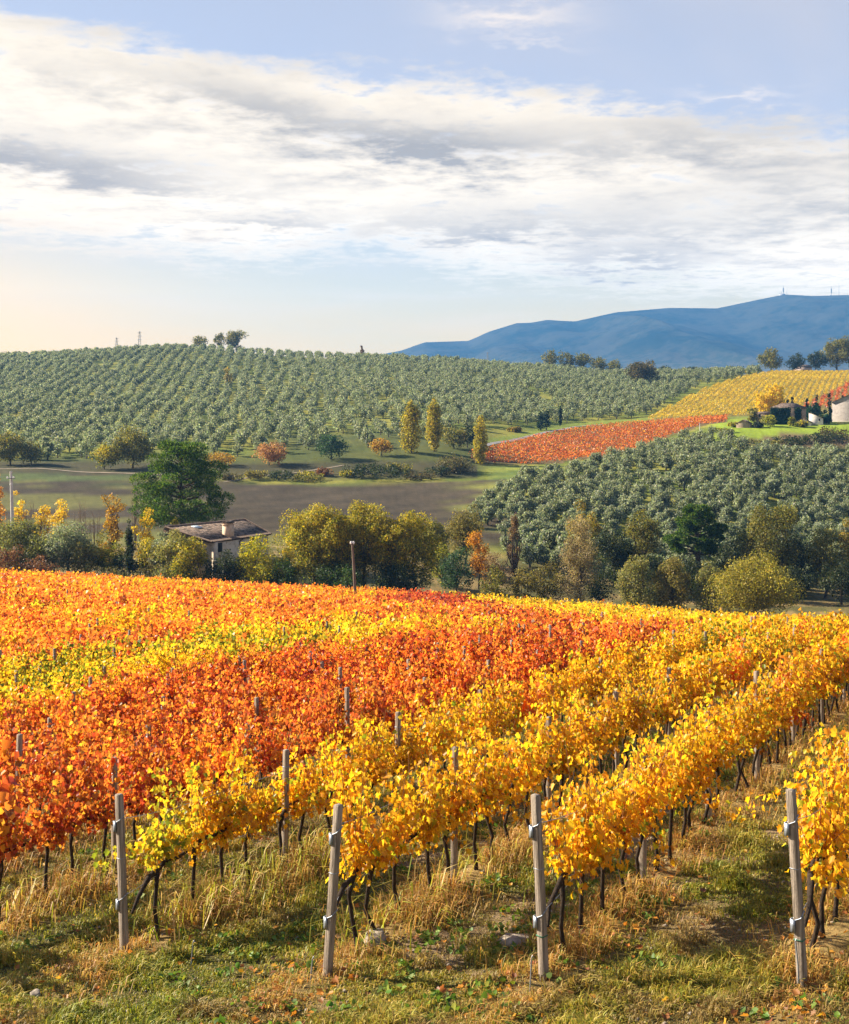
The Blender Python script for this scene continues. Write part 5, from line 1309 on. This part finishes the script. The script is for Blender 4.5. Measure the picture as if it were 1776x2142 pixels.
def stake(u0, v0, u1, v1, y, r, label, name='stake'):
    """thin metal rod: foot at photo (u1, v1), top at (u0, v0), both at depth y"""
    b = at(u1, v1, y); t_ = at(u0, v0, y); zg = h1(b[0], b[1]); L = t_[2] - b[2]
    mb = MB(); mb.tube([(0, 0, -.15), ((t_[0] - b[0]) * .5 + .004, 0, L * .5), (t_[0] - b[0], 0, L)], [r, r, r * .8], 6)
    mb.tube([(t_[0] - b[0], 0, L - .005), (t_[0] - b[0] + .01, .01, L + .02), (t_[0] - b[0] + .022, 0, L)], [r * .8, r * .8, r * .5], 5)
    o = mb.build(name, M_STEEL, None, True, (b[0], b[1], zg)); tag(o, label, 'stake')
stake(654, 2020, 648, 2066, 14.1, .009, 'thin grey metal stake left of the leaning end post')
stake(1112, 2014, 1107, 2085, 13.2, .007, 'thin pale stake left of the green tied end post')
stake(1664, 1990, 1673, 2092, 12.7, .008, 'steel rod in the grass in front of the rightmost end post')
stake(404, 1962, 398, 2010, 15.2, .008, 'grey stick in the weeds right of the leftmost end post')

# ------------------------------------------------------------------ buildings
def uvquad_mesh(name, quads, mat, thick=.12, up=None):
    """roof planes given as eave-left, eave-right, ridge-right, ridge-left; UV in metres, real thickness"""
    V, Q, UVs = [], [], []
    for q in quads:
        q = [np.array(p, float) for p in q]
        nrm = unit(np.cross(q[1] - q[0], q[3] - q[0])); 
        if nrm[2] < 0: nrm = -nrm
        ex = unit(q[1] - q[0]); ey = unit(np.cross(nrm, ex))
        b = len(V); V += q + [p - nrm * thick for p in q]
        fs = [(0, 1, 2, 3), (7, 6, 5, 4), (0, 4, 5, 1), (1, 5, 6, 2), (2, 6, 7, 3), (3, 7, 4, 0)]
        for f in fs:
            Q.append(tuple(b + i for i in f)); UVs += [((V[b + i] - q[0]) @ ex, (V[b + i] - q[0]) @ ey) for i in f]
    me = np_mesh(name, np.array(V), [(np.array(Q), 0)], [mat])
    l = me.uv_layers.new(name='UVMap'); l.data.foreach_set('uv', np.array(UVs, np.float32).ravel())
    return me
def local(p, o): return np.array(p, float) - np.array(o, float)
def stone_house():
    C = np.array([-28.0, 165.0, -17.95]); E = np.array([-22.15, 175.0, -17.95])
    Rr = np.array([-25.75, 177.4, -16.25]); Lr = np.array([-35.4, 168.6, -16.45])
    D = np.array([-36.6, 173.4, -17.9]); B = np.array([-28.2, 182.0, -17.9])
    o = np.array([-31.0, 172.0, h1(-31, 172)])
    root = empty('stone_house', o, 'pale stone farmhouse with an old tiled roof below the pine', 'house')
    c = C.copy(); 
    # main slope to the viewer, slope at the left end, back slope
    lo = lambda p: local(p, o)
    ridge = lambda p: lo(p)
    Cx = C + np.array([-.25, -.45, -.12]); Ex = E + np.array([.45, .25, -.12]); Dx = D + np.array([-.5, -.2, -.1]); Bx = B + np.array([.3, .5, -.1])
    me = uvquad_mesh('roof', [(lo(Cx), lo(Ex), lo(Rr), lo(Lr))], M_TILE, .16)
    rf = link('roof', me, root)
    link('roof_slope', uvquad_mesh('roof_slope', [(lo(Dx), lo(Cx), lo(Lr), lo(Lr + [-.01, 0, 0]))], M_TILE, .16), root)
    link('roof_slope', uvquad_mesh('roof_slope', [(lo(Ex), lo(Bx), lo(Rr + [.01, 0, 0]), lo(Rr))], M_TILE, .16), root)
    link('roof_slope', uvquad_mesh('roof_slope', [(lo(Bx), lo(Dx), lo(Lr), lo(Rr))], M_TILE, .16), root)
    # ridge and hip cover tiles
    mb = MB()
    for a, b in ((Lr, Rr), (Rr, Ex), (Lr, Cx)):
        mb.tube([lo(a) + [0, 0, .04], (lo(a) + lo(b)) / 2 + [0, 0, .04], lo(b) + [0, 0, .03]], .13, 8)
    mb.build('ridge_tiles', M_RIDGE, rf, True)
    # eave tile ends as a ragged row
    mb = MB(); n = 46
    for i in range(n):
        p = lo(Cx) + (lo(Ex) - lo(Cx)) * (i + .5) / n
        q = p + unit(lo(Lr) - lo(Cx)) * .55
        mb.tube([p + [.03, -.05, .0], q + [0, 0, .04]], [.10, .09], 6)
    mb.build('eave_tiles', M_RIDGE, rf, True)
    # walls as one shell with the roof line as its top
    W = MB(); zb = -24.5; dn = np.array([0, 0, -.22])
    cor = [C, E, B, D]
    for i in range(4):
        p, q = cor[i] + dn, cor[(i + 1) % 4] + dn
        d = unit(q - p); nn = np.array([d[1], -d[0], 0]); t_ = .5
        W.hexa([lo((p[0], p[1], zb)), lo((q[0], q[1], zb)), lo((q[0] - nn[0] * t_, q[1] - nn[1] * t_, zb)), lo((p[0] - nn[0] * t_, p[1] - nn[1] * t_, zb))],
               [lo(p), lo(q), lo(q - nn * t_), lo(p - nn * t_)])
    W.build('wall', M_STONE, root)
    d = unit(E - C); nn = np.array([d[1], -d[0], 0]); Lw = np.linalg.norm(E - C)
    def on(f, z, out=0.0): return C + d * f * Lw + nn * out + np.array([0, 0, z])
    for f, w, z1, z0, lab in ((.085, .62, -.35, -1.62, None), (.70, .68, -.38, -1.62, None)):
        m = MB(); a, b = on(f - w / 2 / Lw * 1.6, 0), on(f + w / 2 / Lw * 1.6, 0)
        m.hexa([lo(a + nn * .01 + [0, 0, z0]), lo(b + nn * .01 + [0, 0, z0]), lo(b + nn * .035 + [0, 0, z0]), lo(a + nn * .035 + [0, 0, z0])],
               [lo(a + nn * .01 + [0, 0, z1]), lo(b + nn * .01 + [0, 0, z1]), lo(b + nn * .035 + [0, 0, z1]), lo(a + nn * .035 + [0, 0, z1])])
        wn = m.build('window', M_DARK, root)
        s_ = MB(); s_.tube([lo(a + nn * .06 + [0, 0, z0 - .05]), lo(b + nn * .06 + [0, 0, z0 - .05])], .06, 4); s_.build('sill', M_STONE, wn)
        s_ = MB(); s_.tube([lo(a + nn * .03 + [0, 0, z0]), lo(a + nn * .03 + [0, 0, z1])], .035, 4); s_.tube([lo(b + nn * .03 + [0, 0, z0]), lo(b + nn * .03 + [0, 0, z1])], .035, 4); s_.build('frame', M_POLEWOOD, wn)
    m = MB(); p = [on(.50, -.30, .10), on(.44, -.55, .10), on(.44, -.85, .12), on(.49, -1.35, .10), on(.49, -4, .10)]
    m.tube([lo(q) for q in p], .06, 6); m.build('downpipe', M_DARK, root, True)
    # chimney on the slope
    k = C + d * Lw * .36; pr = unit(Lr - C); base = k + (Lr - C) * .13
    m = MB(); ang = math.atan2(d[1], d[0]); b = lo(base)
    m.box((-.66, -.50, -.8), (.66, .50, 1.55), ang, b); ch = m.build('chimney', M_CHIM, root)
    m = MB(); m.box((-.72, -.56, 1.55), (.72, .56, 1.63), ang, b)
    for i in (-.55, -.18, .18, .55): m.box((i - .07, -.42, 1.632), (i + .07, .42, 1.86), ang, b)
    m.build('vent', M_CHIM, ch)
    uvm = uvquad_mesh('cap', [tuple(b + np.array([x * math.cos(ang) - y * math.sin(ang), x * math.sin(ang) + y * math.cos(ang), z]) for x, y, z in ((-.75, -.55, 1.87), (.75, -.55, 1.87), (.75, 0, 2.12), (-.75, 0, 2.12))),
                              tuple(b + np.array([x * math.cos(ang) - y * math.sin(ang), x * math.sin(ang) + y * math.cos(ang), z]) for x, y, z in ((.75, .55, 1.87), (-.75, .55, 1.87), (-.75, 0.003, 2.12), (.75, 0.003, 2.12)))], M_TILE, .06)
    link('cap', uvm, ch)
    # skylight lying in the roof
    e1 = unit(Rr - Lr); s0 = Lr + e1 * 3.2; dn_ = unit(C - Lr); up = unit(np.cross(e1, -dn_)); up = up if up[2] > 0 else -up
    m = MB(); q = [s0 + dn_ * 1.0, s0 + e1 * .9 + dn_ * 1.0, s0 + e1 * .9 + dn_ * 2.0, s0 + dn_ * 2.0]
    m.hexa([lo(p + up * -.05) for p in q], [lo(p + up * .12) for p in q]); sk = m.build('skylight', M_GLASS, root)
M_RIDGE = simple('ridge_tile', (.12, .085, .065), (.26, .19, .14), 3, .9, .3)
M_CHIM = simple('chimney_brick', (.42, .29, .20), (.56, .43, .32), 2.5, .9, .4)
M_GLASS = simple('sky_glass', (.35, .45, .55), (.45, .55, .65), 1, .12, 0, spec=.8)
stone_house()

def farm():
    def lp(u, v, y): return at(u, v, y)
    def gable(name, label, u0, u1, vb, ve, vr, y, depth, wall, skew=0.0, roofmat=M_TILE, ridge='across', win=(), door=None, cat='farm building', wallname='wall', hip=0.0):
        """building with its front wall between u0..u1 at depth y; eave row ve, ridge row vr; ridge runs along the front ('along') or to the back ('across')"""
        a = np.array([(u0 - UC) / F * y, y]); b = np.array([(u1 - UC) / F * (y + skew), y + skew])
        ze = (VH - ve) / F * y; zr = (VH - vr) / F * y; zb = (VH - vb) / F * y - 1.2
        zg = h1(*(a + b) / 2)
        d = unit(b - a); nb = np.array([-d[1], d[0]]);
        if nb[1] < 0: nb = -nb
        o = np.array([*(a + b) / 2, zg]); W = np.linalg.norm(b - a)
        root = empty(name, o, label, cat)
        def P(s, q, z): p = a + d * s + nb * q; return np.array([p[0], p[1], z]) - o
        mb = MB()
        if ridge == 'across':
            V = [P(0, 0, zb), P(W, 0, zb), P(W, 0, ze), P(W / 2, 0, zr), P(0, 0, ze), P(0, depth, zb), P(W, depth, zb), P(W, depth, ze), P(W / 2, depth, zr), P(0, depth, ze)]
            mb.add(np.array(V), np.array([(0, 1, 2, 4), (4, 2, 3, 3), (6, 5, 9, 7), (7, 9, 8, 8), (1, 6, 7, 2), (5, 0, 4, 9)])[[0, 2, 4, 5]])
            mb2 = MB(); root_wall = mb
            mb.add(np.array([P(0, 0, ze), P(W, 0, ze), P(W / 2, 0, zr), P(W / 4, 0, (ze + zr) / 2)]), np.array([(0, 1, 2, 3)]))
            mb.add(np.array([P(0, depth, ze), P(W, depth, ze), P(W / 2, depth, zr), P(W / 4, depth, (ze + zr) / 2)]), np.array([(0, 1, 2, 3)]))
            g = .25
            sl = (zr - ze) / (W / 2)
            quads = [(P(-g, depth + g, ze - g * sl + .06), P(-g, -g, ze - g * sl + .06), P(W / 2, -g, zr + .06), P(W / 2, depth + g, zr + .06)),
                     (P(W + g, -g, ze - g * sl + .06), P(W + g, depth + g, ze - g * sl + .06), P(W / 2 + .003, depth + g, zr + .06), P(W / 2 + .003, -g, zr + .06))]
        elif ridge == 'along':
            mb.hexa([P(0, 0, zb), P(W, 0, zb), P(W, depth, zb), P(0, depth, zb)], [P(0, 0, ze), P(W, 0, ze), P(W, depth, ze), P(0, depth, ze)])
            g = .35; h_ = hip * W
            quads = [(P(-g, -g, ze), P(W + g, -g, ze), P(W - h_, depth / 2, zr), P(h_, depth / 2, zr)),
                     (P(W + g, depth + g, ze), P(-g, depth + g, ze), P(h_, depth / 2 + .003, zr), P(W - h_, depth / 2 + .003, zr))]
            if hip > 0:
                quads += [(P(-g, depth + g, ze), P(-g, -g, ze), P(h_, depth / 2, zr), P(h_ - .003, depth / 2 + .003, zr)),
                          (P(W + g, -g, ze), P(W + g, depth + g, ze), P(W - h_, depth / 2 + .003, zr), P(W - h_ + .003, depth / 2, zr))]
            else:
                for s in (0, W): mb.add(np.array([P(s, 0, ze), P(s, depth, ze), P(s, depth / 2, zr), P(s, depth / 4, (ze + zr) / 2)]), np.array([(0, 1, 2, 3)]))
        else:   # lean-to: falls from left (high) to right
            mb.hexa([P(0, 0, zb), P(W, 0, zb), P(W, depth, zb), P(0, depth, zb)], [P(0, 0, zr), P(W, 0, ze), P(W, depth, ze), P(0, depth, zr)])
            g = .25
            quads = [(P(W + g, -g, ze - .02), P(W + g, depth + g, ze - .02), P(-g * .2, depth + g, zr + .10), P(-g * .2, -g, zr + .10))]
        mb.build(wallname, wall, root)
        link('roof', uvquad_mesh('roof', quads, roofmat, .14), root)
        s = y / F
        for uu, vv, w, h, kind in win:
            sx = (uu - u0) / (u1 - u0) * W; z = (VH - vv) / F * y; m = MB()
            hw, hh = w * s / 2, h * s / 2
            m.hexa([P(sx - hw, -.04, z - hh), P(sx + hw, -.04, z - hh), P(sx + hw, -.01, z - hh), P(sx - hw, -.01, z - hh)], [P(sx - hw, -.04, z + hh), P(sx + hw, -.04, z + hh), P(sx + hw, -.01, z + hh), P(sx - hw, -.01, z + hh)])
            wn = m.build(kind, M_DARK, root)
            if kind == 'window':
                m = MB(); m.hexa([P(sx - hw - .15, -.14, z - hh - .16), P(sx + hw + .15, -.14, z - hh - .16), P(sx + hw + .15, -.01, z - hh - .16), P(sx - hw - .15, -.01, z - hh - .16)],
                                 [P(sx - hw - .15, -.14, z - hh - .02), P(sx + hw + .15, -.14, z - hh - .02), P(sx + hw + .15, -.01, z - hh - .02), P(sx - hw - .15, -.01, z - hh - .02)]); m.build('sill', M_WHITEWALL, wn)
        return root, P, W, ze, zb
    gable('stone_shed', 'low brown stone shed at the left end of the farm', 1540, 1569, 905, 885, 878, 373, 5.0, M_STONE2, -1.5, ridge='across')
    gable('cottage', 'small farm cottage with one dark window and a white sill', 1580, 1612, 884, 866, 861, 393, 6.0, M_STONE2, -1.5, ridge='along', win=((1589, 869, 5, 6, 'window'),))
    root, P, W, ze, zb = gable('farmhouse', 'ivy covered stone farmhouse with a low tiled roof', 1612, 1686, 891, 853, 843, 386, 9.5, M_STONE2, -3.2, ridge='along', hip=.32)
    rs = RS(31)
    # ivy hanging on the front wall in two masses
    for s0, s1, nm in ((0.0, .56, 4200), (.70, .86, 1200)):
        M = nm; s = (s0 + (s1 - s0) * rs.rand(M)) * W; z = ze - (ze - zb - 1.1) * rs.rand(M) ** .9
        edge = (np.abs((s / W - s0) / (s1 - s0) - .5) * 2); ok = rs.rand(M) > sm(edge, .88, 1.0) * .5; s, z = s[ok], z[ok]; M = len(s)
        thick = .15 + .55 * fbm(s * .8, z * .8, 35, 3)
        V0 = np.array([P(a_, -t_ * (.4 + .6 * rs.rand()), b_) for a_, b_, t_ in zip(s, z, thick)])
        nb = unit(P(0, -1, 0) - P(0, 0, 0))
        V, Fc, k = leaves(V0, unit(rs.normal(size=(M, 3)) + [0, 0, -.7]), unit(nb * 1.2 + .7 * rs.normal(size=(M, 3))), .42 * (.6 + .7 * rs.rand(M)), T_CARD)
        link('ivy', np_mesh('ivy', V, [(Fc, 0)], [M_LEAF], col=pick(rs, 'ivy', M)), root)
    gable('outbuilding', 'low white farm outbuilding with a dark doorway', 1663, 1697, 894, 883, 876, 377, 5.5, M_WHITEWALL, -1.5, ridge='across', win=((1678, 884, 4, 8, 'doorway'),))
    gable('lean_to', 'white lean to with a long sloping grey roof', 1692, 1722, 894, 874, 863, 381, 6.0, M_WHITEWALL, -1.2, ridge='lean', win=((1714, 878, 3, 5, 'window'),))
    gable('barn', 'grey stone barn cut by the right edge of the photo', 1740, 1822, 878, 841, 824, 396, 12.0, M_STONE3, -6.0, ridge='across')
    gable('small_house', 'small pinkish house half hidden by the ridge trees', 1674, 1698, 790, 768, 762, 716, 7.0, M_PINK, 2.0, ridge='along', win=((1681, 776, 3, 5, 'window'),), cat='house')
    # timber pile by the barn
    mb = MB(); p = ground_at(1768, 384)
    for i in range(7): mb.box((-3 + .05 * i, -.5 + .18 * (i % 4), .12 * (i // 2)), (2.6 + .1 * i, -.36 + .18 * (i % 4), .12 * (i // 2) + .10), .1)
    tag(mb.build('timber_pile', M_POLEWOOD, None, False, p), 'low pile of timber on the grass by the barn', 'timber pile')
M_PINK = simple('pink_plaster', (.42, .31, .28), (.50, .40, .36), .8, .9, .1)
farm()

# ------------------------------------------------------------------ poles, pylons and masts
def poles():
    # grey concrete pole at the left
    y = 172; b = ground_at(29, y); top = (VH - 986) / F * y; h = top - b[2]
    r = empty('utility_pole', b, 'grey concrete utility pole with insulators at the left edge', 'utility pole')
    lx = (23 - 29) / F * y
    m = MB(); m.tube([(0, 0, -.4), (lx * .5, 0, h * .5), (lx, 0, h)], [.30, .24, .17], 8); m.build('shaft', M_CONCRETE, r, True)
    m = MB(); m.box((-.55, -.06, -.06), (.55, .06, .06), .2, (lx * .9, -.25, h * .93)); m.build('crossarm', M_MAST, r)
    for i, (dx, dz) in enumerate(((-.42, .93), (.42, .93), (0, .86))):
        m = MB(); m.tube([(lx * .9 + dx, -.28, h * dz + .04), (lx * .9 + dx, -.28, h * dz + .16), (lx * .9 + dx, -.28, h * dz + .30)], [.09, .13, .06], 8); m.build('insulator', M_WHITE, r, True)
    m = MB(); p0 = np.array([lx * .9 - .42, -.28, h * .93 + .3])
    k = np.linspace(0, 1, 12); pts = [p0 + np.array([-9 * t, -6 * t, -.25 * math.sin(math.pi * t) - .4 * t]) for t in k]
    m.tube(pts, .018, 4); tag(m.build('power_line', M_MAST, None, True, b), 'thin wire running left from the concrete pole', 'power line')
    # wooden pole at the far edge of the vines
    y = 124; b = ground_at(745, y); h = (VH - 1137) / F * y - b[2]; r = empty('utility_pole', b, 'brown wooden pole with white insulators among the far vines', 'utility pole')
    lx = (733 - 741) / F * y
    m = MB(); m.tube([(0, 0, -.4), (lx * .45, 0, h * .5), (lx, 0, h)], [.19, .15, .11], 8); m.build('shaft', M_POLEWOOD, r, True)
    for dx in (-.12, .12):
        m = MB(); m.tube([(lx + dx, 0, h - .05), (lx + dx, 0, h + .10), (lx + dx, 0, h + .24)], [.08, .13, .05], 8); m.build('insulator', M_WHITE, r, True)
    # slim pole at the end of the red plot
    y = 372; b = ground_at(1464, y); h = (VH - 884) / F * y - b[2]; r = empty('utility_pole', b, 'thin grey pole at the end of the red plot by the farm', 'utility pole')
    m = MB(); m.tube([(0, 0, -.3), (0, 0, h)], [.14, .09], 6); m.build('shaft', M_CONCRETE, r, True)
    m = MB(); m.box((-.5, -.05, -.05), (.5, .05, .05), 0, (0, -.14, h * .94)); m.build('crossarm', M_MAST, r)
    # lattice pylons beyond the hill
    def pylon(u, vt, vb, y, w, label):
        z0 = (VH - vb) / F * y - 12; x = (u - UC) / F * y; h = (VH - vt) / F * y - z0
        m = MB(); wz = lambda z: w * (1 - .82 * z / h)
        for sx in (-1, 1):
            for sy in (-1, 1): m.tube([(sx * w, sy * w, 0), (sx * wz(h), sy * wz(h), h)], .10, 4)
        n = 9; zs = np.linspace(0, h, n)
        for i in range(n - 1):
            for s in (-1, 1):
                m.tube([(s * wz(zs[i]), -wz(zs[i]), zs[i]), (-s * wz(zs[i + 1]), -wz(zs[i + 1]), zs[i + 1])], .05, 3)
                m.tube([(-wz(zs[i]), s * wz(zs[i]), zs[i]), (-wz(zs[i + 1]), -s * wz(zs[i + 1]), zs[i + 1])], .05, 3)
        for f in (.72, .84, .95): m.tube([(-w * 1.1, 0, h * f), (0, 0, h * f + .5), (w * 1.1, 0, h * f)], .09, 4)
        tag(m.build('pylon', M_MAST, None, False, (x, y, z0)), label, 'pylon')
    pylon(292, 693, 724, 905, 1.6, 'taller lattice pylon on the hill crest')
    pylon(244, 706, 724, 910, 1.3, 'shorter lattice pylon left of the taller one')
    pylon(1020, 736, 758, 905, 1.0, 'small lattice mast on the grove skyline before the mountain')
    # masts on the mountain
    def mast(u, hpx, r, label, dishes=False):
        p = CREST(u); s = p[1] / F; h = hpx * s
        o = empty('radio_mast', p - np.array([0, 0, 3]), label, 'radio mast')
        m = MB(); r *= 1.3; m.tube([(0, 0, -6), (0, 0, h * .55 + 3), (0, 0, h + 3)], [r, r * .7, r * .25], 6); m.build('shaft', M_MAST, o)
        if dishes:
            m = MB()
            for f in (.35, .5, .62): m.box((-r * 1.8, -r * 1.4, -3.0), (r * 1.8, r * 1.4, 3.0), f, (0, 0, h * f + 3))
            m.build('aerial_panels', M_MAST, o)
    mast(1631, 9, .5, 'short radio mast, leftmost on the mountain top'); mast(1635, 10, .5, 'second short radio mast on the mountain top')
    mast(1638.5, 20, .9, 'tallest mast of the left group on the mountain top', True); mast(1646, 11, .5, 'short mast right of the tallest in the left group')
    mast(1739, 20, .9, 'stout mast of the right pair on the mountain top', True); mast(1755, 26, .6, 'thin tall mast near the right edge on the mountain top')
    o = empty('mast_building', CREST(1636) - np.array([0, 0, 2.0]), 'flat transmitter building under the masts on the mountain', 'building')
    m = MB(); m.box((-11, -7, -9), (11, 7, 5.0)); m.build('wall', M_CONCRETE, o); m = MB(); m.box((-11.6, -7.6, 5.01), (11.6, 7.6, 5.8)); m.build('roof', M_MAST, o)
poles()

# ------------------------------------------------------------------ the air
def build_haze():
    mb = MB(); mb.box((-2300, -300, -75), (4300, 6120, 550))
    m = bpy.data.materials.new('haze_air'); m.use_nodes = True
    t = NT(m.node_tree)
    v = t.n('ShaderNodeVolumePrincipled', ins={'Color': (.12, .38, .86, 1), 'Density': 1.2e-4, 'Anisotropy': 0.1})
    o = t.n('ShaderNodeOutputMaterial'); t.nt.links.new(v.outputs[0], o.inputs['Volume'])
    m.cycles.homogeneous_volume = True
    tag(mb.build('haze', m), kind='stuff')
build_haze()
